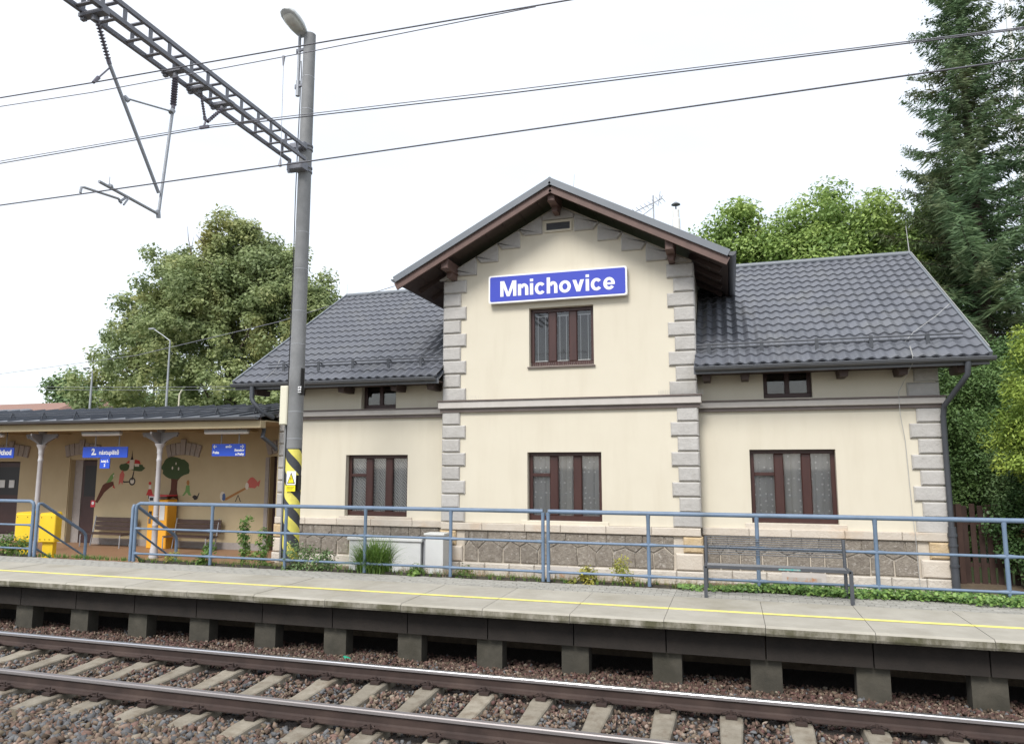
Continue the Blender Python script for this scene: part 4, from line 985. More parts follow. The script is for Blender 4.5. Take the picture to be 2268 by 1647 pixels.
for x, lb in ((-14.58, 'blue sloping handrail on the left side of the steps'), (-11.99, 'blue sloping handrail on the right side of the steps')):
    h = thing('step_handrail', lb, 'handrail', 'sloping handrails beside the steps')
    MB().path([(x,12.30,PZ),(x,12.30,TOP-.10),(x,12.32,TOP-.05),(x,12.40,TOP-.06),(x,13.52,.97),(x,13.58,.90),(x,13.60,.82),(x,13.60,.15)], .034, 12).build('top_rail', BLUE, h, 50)
    MB().path([(x,12.32,MID),(x,13.60,.40)], .022, 8).build('cross_rail', BLUE, h, 60)
    MB().path([(x,12.32,.72),(x,13.10,.22)], .022, 8).build('cross_rail', BLUE, h, 60)

# platform bench
PB = thing('platform_bench', 'dark grey metal bench with thin back rods facing the track', 'bench')
for x in (-.43, 1.60):
    MB().path([(x,12.12,PZ),(x,12.14,1.0),(x,12.20,1.40)], .026, 8).build('rear_leg', BENCHM, PB, 60)
    MB().bar((x,11.58,PZ),(x,11.58,1.01),.05,.05).build('front_leg', BENCHM, PB)
    MB().bar((x,11.56,1.0),(x,12.14,.98),.04,.04).build('side_rail', BENCHM, PB)
MB().box(-.43,1.60,11.555,11.605,.985,1.025).build('front_bar', BENCHM, PB)
for q in range(9): 
    z = 1.13+q*.0325; y = 12.16+.0004*q*40
    MB().tube((-.42,y,z),(1.59,y,z),.0075,None,6).build('back_rod', BENCHM, PB)
for q in range(7):
    yy = 11.64+q*.065; MB().tube((-.42,yy,.995),(1.59,yy,.995),.008,None,6).build('seat_rod', BENCHM, PB)
MB().box(.62,.92,11.551,11.5545,.995,1.018).build('sticker', mat('teal_sticker', (.03,.30,.28), (.3,.34,.33), 30, .5), PB)

# cabinets behind the railing
cb1 = thing('service_cabinet', 'wide off-white service cabinet with double doors behind the grass tuft', 'cabinet')
MB().block(-8.36,-6.60,14.88,15.22,.10,.84,.008).build('body', OFFWHITE, cb1); MB().block(-8.40,-6.56,14.84,15.25,.84,.90,.008).build('lid', OFFWHITE, cb1)
MB().box(-7.475,-7.465,14.872,14.879,.12,.83).build('door_gap', GUTTER, cb1); MB().box(-6.56,-6.50,14.95,15.2,.10,.86).build('side_duct', STEEL, cb1)
cb2 = thing('meter_cabinet', 'narrow tall off-white meter cabinet at the tower corner', 'cabinet')
MB().block(-6.48,-6.06,14.86,15.20,.10,.99,.008).build('body', OFFWHITE, cb2); MB().block(-6.51,-6.03,14.83,15.22,.99,1.035,.008).build('lid', OFFWHITE, cb2)

# ------------------------------------------------------------------ catenary mast with truss
MX, MY = -8.54, 12.85
CM = thing('catenary_mast', 'grey round catenary mast with yellow and black striped foot and lattice beam', 'catenary mast')
def mr_(z): return np.interp(z, [0, 12], [.165, .128])
zz = [.0,.5,1,1.5,2.0,2.85]
mp = MB().lathe(MX, MY, [(mr_(z)-.002, z) for z in (0,.3,2.86)], 28); mp.build('striped_foot', STRIPE_B, CM, 40)
MB().lathe(MX, MY, [(mr_(z), z) for z in (2.86, 4.1)]+[(mr_(4.1)+.006,4.12),(mr_(4.5)+.006,4.5)]+[(mr_(z), z) for z in (4.52, 6, 8, 10, 11.92)], 28).build('shaft', MAST, CM, 40)
# yellow spiral bands wrapped on the foot
for k in range(-1, 5):
    b = MB(); n = 32; vv = []
    for i in range(n+1):
        a = 2*math.pi*i/n; zc = .28 + k*.50 + (1 - (i/n))*1.0 - .0
        for dz in (0, .13, .26):
            z = min(max(zc+dz, .12), 2.84); r = mr_(z)+.0015
            aa = a + math.pi*.5
            vv.append((MX+r*math.cos(aa), MY+r*math.sin(aa), z))
    for i in range(n):
        for j in range(2):
            q = (i*3+j, i*3+j+1, (i+1)*3+j+1, (i+1)*3+j)
            if abs(vv[q[0]][2]-vv[q[1]][2]) + abs(vv[q[2]][2]-vv[q[3]][2]) > .004: b.add([vv[t] for t in q], [(0,1,2,3)])
    if b.f: b.build('yellow_band', STRIPE_Y, CM, 60)
bd = MB()
for z in (3.05,3.6,5.0,5.7,6.6,7.4,10.15,10.9): bd.lathe(MX, MY, [(mr_(z)+.001,z),(mr_(z)+.003,z+.002),(mr_(z)+.003,z+.012),(mr_(z)+.001,z+.014)], 24)
bd.build('cable_band', STEEL, CM)
MB().path([(MX-.19,MY-.03,.5),(MX-.185,MY-.03,4.0),(MX-.16,MY-.05,6.8),(MX-.175,MY-.05,8.2),(MX-.16,MY-.06,9.5),(MX-.14,MY-.06,11.0),(MX-.16,MY-.06,11.3)], .011, 5).build('cable', BLACKC, CM)
MB().bar((MX-.21,MY-.02,.15),(MX-.20,MY-.02,4.0),.05,.03,(0,1,0)).build('cable_duct', MAST, CM)
MB().block(MX-.30,MX-.12,MY-.14,MY-.02,3.34,4.14,.02).build('junction_box', mat('cream_box', (.66,.63,.50), None, rough=.5), CM)
plate = MB().box(MX+.155,MX+.165,MY-.10,MY+.02,3.95,4.50); plate.build('number_plate', BLACKP, CM)
text('152', MX+.150, MY-.115, 4.05, .10, WHITE, CM, bold=.003).rotation_euler = (math.pi/2, -math.pi/2, 0)
MB().box(MX+.15,MX+.19,MY-.12,MY-.0,2.02,2.32).build('side_plate', BLACKP, CM)
# clamps
for z in (8.76, 8.85, 9.26, 9.34):
    MB().lathe(MX, MY, [(mr_(z),z-.02),(mr_(z)+.02,z-.018),(mr_(z)+.02,z+.018),(mr_(z),z+.02)], 20).build('clamp_ring', TRUSS, CM, 30)
MB().block(MX-.26,MX+.15,MY-.30,MY-.12,8.72,8.88,.02).build('clamp_block', TRUSS, CM); MB().block(MX-.24,MX+.12,MY-.26,MY-.12,9.20,9.34,.02).build('clamp_block', TRUSS, CM)
MB().bar((MX-.20,MY-.28,8.66),(MX-.20,MY-.28,8.93),.05,.05).build('clamp_block', TRUSS, CM)
# truss beam along -Y
TXa, TXb, TB, TT = -8.80, -8.44, 9.10, 9.36; TY0, TY1 = -3.0, MY-.16
def tdz(y): return (y-7.2)*-.022
for x in (TXa, TXb):
    for z in (TB, TT):
        MB().bar((x,TY0,z+tdz(TY0)),(x,TY1,z+tdz(TY1)),.055,.068).build('truss_chord', TRUSS, CM)
y = TY1-.30; i = 0
while y > 4.0:
    d_ = tdz(y)
    for x in (TXa, TXb): MB().bar((x,y,TB+.036+d_),(x,y,TT-.036+d_),.02,.065,(0,1,0)).build('truss_batten', TRUSS, CM)
    for z in (TB, TT): MB().bar((TXa+.03,y-.12,z+d_),(TXb-.03,y-.12,z+d_),.06,.018,(0,0,1)).build('truss_batten', TRUSS, CM)
    y -= .40 if i % 2 == 0 else .50; i += 1
# street light on the mast
LH = thing('mast_lamp', 'grey street lamp head on top of the catenary mast', 'street lamp')
MB().path([(MX-.22,MY-.05,10.55),(MX-.22,MY-.05,11.80),(MX-.20,MY-.08,11.92)], .032, 8).tube((MX-.22,MY-.05,10.50),(MX-.22,MY-.05,10.85),.045).build('bracket_tube', GALV, LH, 50)
for z in (10.72, 11.55):
    MB().bar((MX-.28,MY-.05,z),(MX+.02,MY-.10,z),.04,.05).bar((MX-.28,MY-.05,z-.05),(MX-.28,MY-.05,z+.05),.03,.03).build('bracket_arm', TRUSS, LH)
def lamp_head(parent):
    b = MB(); vv = []; n = 20; ls = [(0,.10,.07),(.08,.14,.13),(.24,.185,.18),(.42,.20,.19),(.58,.185,.16),(.68,.13,.10),(.72,.04,.03)]
    for t, w, h in ls:
        for i in range(n):
            a = 2*math.pi*i/n; zz_ = math.sin(a)*h; 
            if zz_ < 0: zz_ *= .28
            vv.append((math.cos(a)*w, -t, zz_))
    fs = [(i*n+j, i*n+(j+1)%n, (i+1)*n+(j+1)%n, (i+1)*n+j) for i in range(len(ls)-1) for j in range(n)] + [tuple(range(n-1,-1,-1)), tuple(range((len(ls)-1)*n, len(ls)*n))]
    o = b.add(vv, fs).build('lamp_shell', mat('lamp_shell_grey', (.50,.52,.52), (.58,.60,.60), 4, .5), parent, 50)
    c = MB(); vv = []; ls = [(.14,.10,.0),(.2,.13,.04),(.32,.155,.08),(.46,.155,.08),(.58,.12,.04),(.62,.07,.0)]
    for t, w, h in ls:
        for i in range(9):
            a = math.pi*i/8; vv.append((math.cos(a)*w, -t, -.03-math.sin(a)*h))
    fs = [(i*9+j, (i+1)*9+j, (i+1)*9+j+1, i*9+j+1) for i in range(len(ls)-1) for j in range(8)]
    c.add(vv, fs).build('lamp_glass', LAMPGLASS, o, 50); return o
lh = lamp_head(LH); lh.location = (MX-.14, MY-.0, 11.90); lh.rotation_euler = (math.radians(-22), 0, math.radians(-8))
# high voltage sign
MX0 = MX; MX = MX+.10
WS = thing('high_voltage_sign', 'yellow triangle high voltage warning sign on the striped mast', 'warning sign')
yy = MY-.19
MB().prism(rrect(MX-.125,MX+.085,2.13,2.40,.01,2), yy, yy+.008).build('plate', WHITE, WS)
MB().prism([(MX-.11,2.155),(MX+.07,2.155),(MX-.02,2.375)], yy-.003, yy-.001).build('triangle_border', BLACKP, WS)
MB().prism([(MX-.088,2.168),(MX+.048,2.168),(MX-.02,2.340)], yy-.006, yy-.004).build('triangle', YEL2 if False else mat('sign_yellow', (.83,.70,.01), None, rough=.5), WS)
MB().prism([(MX-.035,2.20),(MX-.005,2.26),(MX-.022,2.262),(MX-.008,2.315),(MX-.036,2.25),(MX-.018,2.248)], yy-.009, yy-.007).build('bolt', BLACKP, WS)
MB().prism(rrect(MX-.13,MX+.08,2.0,2.12,.01,2), yy-.004, yy+.006).build('text_plate', bpy.data.materials['sign_yellow'], WS)
for q in range(3): MB().box(MX-.11,MX+.06-.02*q,yy-.0055,yy-.0045,2.082-q*.024,2.088-q*.024).build('text_line', BLACKP, WS)

MX = MX0
# cantilever hanging from the truss
XC = -8.60
CA = thing('catenary_cantilever', 'V-shaped tubular cantilever with ribbed insulators hanging from the lattice beam', 'cantilever')
def insulator(p, q, n=12, r=.045, parent=CA):
    p, q = Vector(p), Vector(q); b = MB(); b.tube(p, q, .02, None, 8); d = (q-p)
    for i in range(n):
        c = p + d*(.12+.76*i/(n-1)); u = d.normalized(); b.tube(c-u*.008, c+u*.008, r, r*.8, 10)
    b.tube(p, p+d*.10, .03, None, 8); b.tube(q-d*.10, q, .032, None, 8)
    return b.build('insulator', INSUL, parent, 40)
insulator((XC,7.52,9.05),(XC,7.83,8.42), 13, .045); 
MB().tube((XC,7.83,8.42),(XC,8.92,6.84),.027).build('diagonal_tube', GALV, CA)
insulator((XC,9.12,8.95),(XC,9.11,8.36), 11, .055)
MB().tube((XC,9.11,8.36),(XC,8.94,6.46),.024).build('upright_tube', GALV, CA)
MB().tube((XC,8.17,8.06),(XC,9.09,8.30),.014).tube((XC-.02,8.15,8.08),(XC+.03,8.19,8.02),.035).tube((XC,9.07,8.27),(XC,9.11,8.33),.045).build('brace_tube', GALV, CA)
MB().tube((XC,8.95,6.50),(XC,7.80,6.60),.024).tube((XC,7.98,6.60),(XC,8.02,6.60),.038).tube((XC,8.95,6.44),(XC,8.93,6.56),.035).tube((XC,7.98,6.60),(XC,7.98,6.74),.005).build('registration_tube', GALV, CA)
MB().tube((XC+.02,8.32,6.53),(XC+.02,8.24,6.40),.014).tube((XC,8.32,6.56),(XC,8.18,6.43),.018).path([(XC,8.22,6.42),(XC,8.16,6.47),(XC,7.56,6.42),(XC,7.52,6.40),(XC,7.51,6.32)], .019, 6).build('steady_arm', GALV, CA)
MB().tube((XC,7.83,8.36),(XC,7.62,8.06),.012).tube((XC,7.66,8.12),(XC,7.58,8.00),.03,.022).build('wire_clamp', INSUL, CA)
for y, in ((7.52,),(9.12,),(9.70,),(10.28,)):
    hg = MB().box(TXa-.05,TXb+.05,y-.06,y+.06,TB-.10,TB-.045).tube((XC,y,TB-.18),(XC,y,TB-.05),.04).box(TXa-.04,TXa+.03,y-.03,y+.03,TB-.14,TB-.075).build('beam_clamp', TRUSS, CA if y < 9.5 else CA)
FI = thing('feeder_insulator', 'small V-shaped pair of insulators holding the feeder wire under the beam', 'insulator')
insulator((XC,9.72,8.95),(XC,9.86,8.52), 9, .03, FI); insulator((XC,10.26,8.92),(XC,9.92,8.52), 7, .035, FI)
MB().tube((XC,9.88,8.54),(XC,9.84,8.40),.018).box(XC-.09,XC+.09,9.83,9.87,8.36,8.41).build('suspension_clamp', INSUL, FI)
# wires
def wire(name, pts, r, label, m=WIRE):
    return tag(MB().path(pts, r, 6).build(name, m, None, 60), label, 'overhead wire')
wire('contact_wire', [(-60,7.51,6.27),(-20,7.51,6.29),(XC,7.51,6.30),(2.5,7.51,6.36),(40,7.51,6.42)], .009, 'lowest straight overhead contact wire above the track')
wire('messenger_wire', [(-60,7.58,9.4),(-30,7.58,8.55),(-16,7.58,8.18),(XC,7.58,8.00),(-5,7.58,7.95),(-1.6,7.58,7.885),(6,7.58,7.74),(20,7.58,7.7),(40,7.58,8.3)], .009, 'upper thick catenary wire climbing to the right above the truss', WIRE)
wire('stitch_wire', [(-30,7.58,8.2),(-16,7.58,8.00),(-11,7.58,7.92),(XC,7.58,7.85),(-5.35,7.58,7.845),(-2.0,7.58,7.88)], .006, 'thin auxiliary wire just below the upper catenary wire', WIRE_L)
dr = MB().tube((-5.42,7.58,7.84),(-5.36,7.52,6.34),.003,None,5).tube((-5.42,7.58,7.85),(-5.42,7.575,7.72),.022,.008,8).tube((-5.36,7.52,6.42),(-5.36,7.51,6.31),.008,.024,8)
tag(dr.build('wire_dropper', WIRE_L), 'thin vertical dropper between two overhead wires left of the mast', 'overhead wire')
for dz, lb in ((.03, 'upper wire of the close feeder pair crossing behind the mast'), (-.03, 'lower wire of the close feeder pair crossing behind the mast')):
    wire('feeder_wire', [(-60,9.85,10.2),(-30,9.85,8.9),(-14,9.85,8.33+dz*.8),(XC,9.85,8.385+dz*.6),(-3,9.85,8.16+dz*.8),(4,9.85,7.94+dz*.3),(20,9.85,7.8+dz*.3),(60,9.85,9)], .009 if dz < 0 else .007, lb, WIRE_L if dz > 0 else WIRE)
wire('phone_cable', [(-7.3,14.75,6.62),(-11,15.6,6.15),(-17,17.2,5.78),(-26,19.5,5.75),(-40,23,6.6)], .008, 'thin phone cable from the tower eaves to the left', WIRE_L)
wire('low_wire', [(-11.9,22,5.2),(-22,23,5.55),(-34,24,6.05)], .008, 'upper of two thin wires in front of the trees on the left', WIRE_L)
wire('low_wire', [(-11.9,22,5.1),(-22,23,5.43),(-34,24,5.93)], .008, 'lower of two thin wires in front of the trees on the left', WIRE_L)

# ------------------------------------------------------------------ vegetation
def leaf_cloud(name, centers, radii, n_per, size, m, parent, flat=.75, aspect=1.5, droop=.0, squash=.8, shell=.55):
    """leaf-sized quads in clumps; each clump has its own tone"""
    centers = np.asarray(centers, float); radii = np.asarray(radii, float); K = len(centers)
    n_each = np.maximum(8, (n_per*(radii/radii.mean())**2).astype(int)); idx = np.repeat(np.arange(K), n_each); n = len(idx)
    d = nr.normal(size=(n,3)); d /= np.linalg.norm(d, axis=1)[:,None]
    rad = radii[idx]*nr.uniform(.12,1.25,n)**.7
    P = centers[idx] + d*rad[:,None]*np.array([1,1,squash])
    nrm = d*flat + nr.normal(size=(n,3))*.55 + np.array([0,0,.9]); nrm /= np.linalg.norm(nrm, axis=1)[:,None]
    t = nr.normal(size=(n,3)); t[:,2] -= droop*2; t -= nrm*(t*nrm).sum(1)[:,None]; t /= np.linalg.norm(t, axis=1)[:,None]
    b_ = np.cross(nrm, t); s = size*nr.uniform(.6,1.3,n)
    t *= (s*aspect*.5)[:,None]; b_ *= (s*.5)[:,None]
    fold = nrm*(s*.12)[:,None]
    V = np.stack([P-t, P+b_*.9-fold, P+t, P-b_*.9-fold], 1).reshape(-1,3)
    Fq = np.arange(n*4).reshape(-1,4)
    ct = nr.uniform(0,1,K)[idx]; tint = np.clip(ct*.6 + nr.uniform(0,1,n)*.4, 0, 1)
    return npmesh(name, V, Fq, m, tint, parent)

def limbs(base, top, r, n_l, spread, seed, tips_n=3):
    """trunk and forking limbs; returns the builder and the limb tips"""
    r_ = random.Random(seed); b = MB(); base, top = Vector(base), Vector(top); H = (top-base).length
    pts = []; 
    for i in range(7):
        t = i/6; pts.append(base.lerp(top, t) + Vector((r_.uniform(-1,1), r_.uniform(-1,1), 0))*H*.015*(i > 0))
    b.path(pts, [r*(1-.85*i/6) for i in range(7)], 8); tips = []
    for k in range(n_l):
        t = .22 + .72*k/n_l; p0 = base.lerp(top, t); a = k*2.4 + r_.uniform(-.4,.4)
        L_ = spread*(1-.55*t)*r_.uniform(.75,1.1); d = Vector((math.cos(a), math.sin(a), .45+.5*t)).normalized()
        p1 = p0 + d*L_*.5; p2 = p1 + (d+Vector((r_.uniform(-.3,.3), r_.uniform(-.3,.3), .1)))*L_*.5
        b.path([p0, p1, p2], [r*.42*(1-t*.6), r*.25*(1-t*.6), r*.06], 6); tips += [p1, p2]
        for j in range(tips_n):
            q = p1.lerp(p2, r_.uniform(0,1)) ; e = q + Vector((r_.uniform(-1,1), r_.uniform(-1,1), r_.uniform(-.2,.7)))*L_*.32
            b.path([q, e], [r*.10, r*.02], 5); tips.append(e)
    return b, tips

def crown_centers(lobes, n, seed, cr=(.55,1.1)):
    """clump centres near the surface of a union of lobes (cx,cy,cz,rx,ry,rz)"""
    g_ = np.random.default_rng(seed); C = []; R_ = []
    vol = np.array([l[3]*l[5] for l in lobes]); vol = vol/vol.sum()
    while len(C) < n:
        l = lobes[g_.choice(len(lobes), p=vol)]; d = g_.normal(size=3); d /= np.linalg.norm(d); q = g_.uniform(.15,1.12)**.6
        C.append((l[0]+d[0]*l[3]*q, l[1]+d[1]*l[4]*q, l[2]+d[2]*l[5]*q)); R_.append(g_.uniform(*cr))
    return C, R_

def broad_tree(name, label, cat, base, top, r, lobes, n_cl, n_per, leaf, m, seed, group=None, n_l=12, spread=5, cr=(.5,1.0), droop=.2):
    t = thing(name, label, cat, group)
    b, tips = limbs(base, top, r, n_l, spread, seed); b.build('trunk', BARK, t, 60)
    C, R_ = crown_centers(lobes, n_cl, seed, cr)
    leaf_cloud('crown', C, R_, n_per, leaf, m, t, droop=droop)
    return t
# big linden on the left, behind the hall
LY = 31
broad_tree('linden_tree', 'large yellowish green linden tree behind the waiting hall', 'tree', (-24.2,LY,0), (-24.8,LY,14.6), .42,
  [(-24.7,LY,13.7,1.6,1.5,1.8),(-24.9,LY,13.9,1.3,1.3,1.7),(-24.3,LY,12.7,2.5,2.0,1.7),(-23.0,LY,12.2,1.9,1.8,1.7),(-28.6,LY,12.3,1.8,1.7,1.7),(-29.9,LY,10.5,2.0,1.8,1.8),(-22.4,LY,12.8,1.7,1.6,1.6),(-20.7,LY,10.9,1.8,1.7,1.6),(-19.0,LY,9.6,1.4,1.4,1.3),(-25.6,LY,11.6,3.3,2.6,2.2),(-25.3,LY,10.8,4.2,3.4,2.4),(-21.2,LY,10.2,2.4,2.2,2.0),(-30.2,LY,9.0,2.3,2.2,1.7),
   (-26.6,LY,11.2,2.6,2.4,1.9),(-22.5,LY,11.0,2.2,2.2,1.8),(-26.0,LY,8.0,6.0,4.2,2.3),(-20.6,LY,8.0,2.6,2.6,2.0),(-19.6,LY,9.9,1.4,1.4,1.2),(-30.8,LY,6.6,3.0,2.6,1.6),(-24.5,LY,5.8,6.4,4.0,1.7),(-18.9,LY,6.6,1.9,2.2,2.0)],
  900, 160, .14, LINDEN, 3, 'broad-leaved trees behind the station', 14, 4.6, (.35,.75))
dead = MB().path([(-26.9,LY-.5,12.5),(-27.0,LY-.5,13.6),(-27.25,LY-.5,14.4),(-27.35,LY-.5,15.1)], [.04,.03,.02,.008], 5).path([(-27.05,LY-.5,13.7),(-26.9,LY-.5,14.5)], [.02,.006], 5)
ll = [o for o in bpy.data.objects if o.name == 'linden_tree'][0]; dead.build('dead_twig', BARK, ll)
broad_tree('maple_tree', 'mid green tree low on the far left above the red roof', 'tree', (-54,48,0), (-54,48,10.5), .3,
  [(-53.8,48,8.6,2.2,2,2.0),(-56.4,48,6.6,2.3,2,1.8),(-51.6,48,7.0,3,2.4,2.4),(-50.0,48,8.4,2.0,2,1.8),(-53,48,4.5,5,2.5,2.0)], 110, 110, .26, DARKLEAF, 5, 'broad-leaved trees behind the station', 9, 4, (.6,1.2))
broad_tree('ash_tree', 'pale green bushy tree between the far lamp post and the linden', 'tree', (-36,38,0), (-36,38,8.6), .25,
  [(-34.5,38,5.9,3.4,2.4,2.0),(-38.5,38,5.4,2.2,2.0,1.7),(-30.5,38,5.2,3.0,2.5,1.9),(-25,38,5.0,4,2.5,2.0),(-19,36,5.4,4,2.5,2.0)], 150, 120, .2, DARKLEAF, 6, 'broad-leaved trees behind the station', 9, 4, (.5,1.0))
broad_tree('elder_tree', 'small tree at the left frame edge above the red roof', 'tree', (-75,60,0), (-75,60,8), .2, [(-77,60,7.2,2.6,2,1.8),(-74,60,6.0,3.4,2,1.5)], 50, 90, .28, LINDEN, 8, 'broad-leaved trees behind the station', 6, 3, (.6,1.1))
# light green trees behind the right wing
broad_tree('walnut_tree', 'light green walnut tree directly right of the chimney behind the roof', 'tree', (1.4,26.5,0), (1.2,26.5,11.2), .28,
  [(.5,26.5,10.4,1.2,1.4,1.5),(-.2,26.5,8.8,1.6,1.8,1.6),(1.6,26.5,8.2,2.6,2.2,2.2),(2.5,26.5,9.4,1.0,1.2,1.2),(-.9,26.5,9.6,1.1,1.2,1.0)], 240, 280, .10, WALNUT, 9, 'broad-leaved trees behind the station', 9, 2.2, (.35,.75), .5)
broad_tree('walnut_tree', 'light green walnut tree in front of the tall spruce behind the roof', 'tree', (5,26.5,0), (4.6,26.5,11.2), .28,
  [(3.4,26.5,10.5,1.3,1.5,1.5),(4.8,26.5,10.3,1.7,1.8,1.4),(4.2,26.5,8.4,2.8,2.2,2.3),(6.4,26.5,9.2,2.0,1.8,1.9),(2.6,26.5,9.6,1.6,1.5,1.4)], 280, 280, .10, WALNUT, 10, 'broad-leaved trees behind the station', 9, 2.2, (.35,.75), .5)

def spruce(name, label, x, y, h, r0, z0, seed, m=SPRUCE, dens=1.0, nb=230):
    """needle sprays hanging on drooping branches in whorls"""
    t = thing(name, label, 'tree', 'tall conifers on the right'); g_ = np.random.default_rng(seed)
    tb = MB().path([(x,y,0),(x+.05,y,h*.5),(x,y,h)], [.32,.18,.02], 8); VV = []; TT_ = []; br = MB()
    for k in range(nb):
        f = (k+.5)/nb; z = z0 + (h-z0)*f**.9; a = k*2.39996 + g_.uniform(-.3,.3); L_ = r0*(1-f)**.85*g_.uniform(.45,1.15) + .22
        p0 = np.array([x,y,z]); dr = np.array([math.cos(a), math.sin(a), 0]); lift = .25 - .45*(1-f)
        S = 14; pts = [p0 + dr*L_*s + np.array([0,0,L_*(lift*s + .22*s**2.2)]) for s in np.linspace(0,1,S)]
        br.path([pts[0], pts[5], pts[10], pts[-1]], [.035*(1-f)+.008,.02*(1-f)+.006,.012*(1-f)+.004,.003], 4)
        tone = g_.uniform(0,1)
        for i in range(2, S):
            s = i/(S-1); w = (.10 + .55*L_*.30*math.sin(math.pi*min(1,s*.85+.12)))
            nsp = int(max(4, 15*dens*(1.1-f*.3)))
            for j in range(nsp):
                side = g_.choice([-1,1]); c = pts[i]; perp = np.array([-dr[1], dr[0], 0])*side
                o = perp*g_.uniform(.6,1)*w + dr*g_.uniform(.05,.30)*w*2 + np.array([0,0,-g_.uniform(-.25,.9)*w*(1.0-.5*f)])
                u = o/np.linalg.norm(o); ln = np.linalg.norm(o)*g_.uniform(.6,1.1); wd = g_.uniform(.008,.017)
                nn = np.cross(u, g_.normal(size=3)); nn /= np.linalg.norm(nn)
                c = c + g_.normal(size=3)*.06
                VV.append([c-nn*wd*.6, c+u*ln*.5-nn*wd*1.5, c+u*ln, c+u*ln*.5+nn*wd*1.5]); TT_.append(tone*.5+g_.uniform(0,.5))
    tb.add(br.v, br.f); tb.build('trunk', BARK, t)
    V = np.array(VV).reshape(-1,3); npmesh('crown', V, np.arange(len(V)).reshape(-1,4), m, np.array(TT_), t)
    return t
spruce('spruce_tree', 'tall dark spruce with drooping branches rising past the top right of the frame', 7.35, 24.2, 18.6, 4.1, 2.0, 21, nb=270, dens=1.5)
spruce('spruce_tree', 'darker spruce cut off by the right frame edge', 9.9, 24.5, 19.5, 3.6, 2.0, 22, nb=260, dens=1.4)
spruce('spruce_tree', 'lower spruce filling the gap behind the right end of the roof', 7.2, 26.5, 12.5, 3.9, 1.2, 23, nb=200, dens=1.4)
# thuja wall and hedge
def bushy(name, label, cat, lobes, n_cl, n_per, leaf, m, seed, group=None, cr=(.3,.6), aspect=2.2):
    t = thing(name, label, cat, group); C, R_ = crown_centers(lobes, n_cl, seed, cr)
    leaf_cloud('foliage', C, R_, n_per, leaf, m, t, aspect=aspect, droop=.3)
    st = MB(); l = lobes[0]
    for q in range(4): st.path([(l[0]+rng.uniform(-.2,.2), l[1], 0), (l[0]+rng.uniform(-.5,.5), l[1], l[2])], [.05,.02], 5)
    st.build('stem', BARK, t); return t
bushy('thuja_shrub', 'deep green thuja behind the downpipe at the right wall corner', 'shrub', [(5.6,20.6,2.6,.9,.8,2.3),(6.3,21,3.6,1.0,.8,1.6)], 150, 330, .042, THUJA, 31, 'shrubs beside the station')
bushy('thuja_shrub', 'tall thuja shrub under the right end of the roof', 'shrub', [(7.4,22,3.4,1.3,1.0,2.8),(6.6,22.6,4.6,1.2,1.0,1.6)], 200, 330, .045, THUJA, 32, 'shrubs beside the station')
bushy('thuja_shrub', 'dark thuja shrub behind the wooden fence', 'shrub', [(6.9,19.6,1.8,1.0,.7,1.8),(8.2,20.5,2.6,1.3,.9,2.4)], 150, 300, .045, DARKLEAF, 33, 'shrubs beside the station')
bushy('garden_hedge', 'bright yellow green hedge at the right frame edge', 'hedge', [(5.62,15.6,3.9,.62,.9,1.6),(5.75,15.6,2.6,.55,.9,1.6),(5.2,15.7,3.0,.35,.5,.7),(6.0,15.8,1.2,.6,.8,1.2)], 110, 330, .034, HEDGE, 34, None, (.18,.36), 2.4)
bushy('ivy_shrub', 'dark ivy growing over the fence at the right frame edge', 'ivy', [(5.65,16.9,1.0,.55,.35,1.0),(6.3,16.8,1.6,.6,.4,1.3),(5.5,16.9,1.9,.4,.3,.5)], 110, 220, .05, IVY, 35, None, (.16,.32), 1.3)
# wooden fence
FN = thing('wooden_fence', 'dark brown vertical board fence right of the station corner', 'fence')
for i in range(9):
    x = 4.40+i*.145; MB().block(x, x+.10, 17.2, 17.225, .08, 1.70+rng.uniform(-.03,.03), .004).build('fence_board', FENCEW, FN).rotation_euler = (0, 0, 0)
for z in (.45, 1.3): MB().box(4.38, 5.75, 17.23, 17.28, z, z+.08).build('fence_rail', FENCEW, FN)
MB().box(4.42, 4.52, 17.1, 17.19, .05, 1.72).build('fence_post', FENCEW, FN)

# weeds along the platform back edge
def blades(name, spots_, n, h, spread, m, label, cat, kind=None, group=None, w=.006, segs=4, stiff=.5):
    V, Fq, T = [], [], []; k = 0
    for (x, y, z) in spots_:
        for i in range(n):
            a = nr.uniform(0, 6.283); L_ = h*nr.uniform(.5,1.1); lean = spread*nr.uniform(.2,1.0)**.8; ww = w*nr.uniform(.6,1.2)
            dx, dy = math.cos(a), math.sin(a); px, py = -dy*ww, dx*ww; bx, by = x+nr.normal()*spread*.12, y+nr.normal()*spread*.12; t_ = nr.uniform(0,1)
            for s in range(segs+1):
                q = s/segs; rr = lean*q**1.8; zz_ = L_*(q - stiff*lean/max(L_,.01)*.55*q**3); ws = (1-q*.9)
                V.append((bx+dx*rr-px*ws, by+dy*rr-py*ws, z+zz_)); V.append((bx+dx*rr+px*ws, by+dy*rr+py*ws, z+zz_))
                if s < segs: Fq.append((k, k+1, k+3, k+2)); T.append(t_)
                k += 2
    o = npmesh(name, V, Fq, m, T)
    return tag(o, label, cat, group, kind)
blades('ornamental_grass', [(-6.52,12.50,.5),(-6.66,12.55,.48),(-6.36,12.52,.5)], 480, .78, .66, GRASSB, 'big arching tuft of green grass at a railing post in front of the cabinet', 'grass tuft', w=.010, segs=6, stiff=.9)
ed = [(nr.uniform(-16,4.8), nr.uniform(12.36,12.55), .53) for _ in range(900)]
blades('grass_fringe', ed, 7, .10, .06, GRASSB, 'short green grass along the back edge of the platform', None, 'stuff')
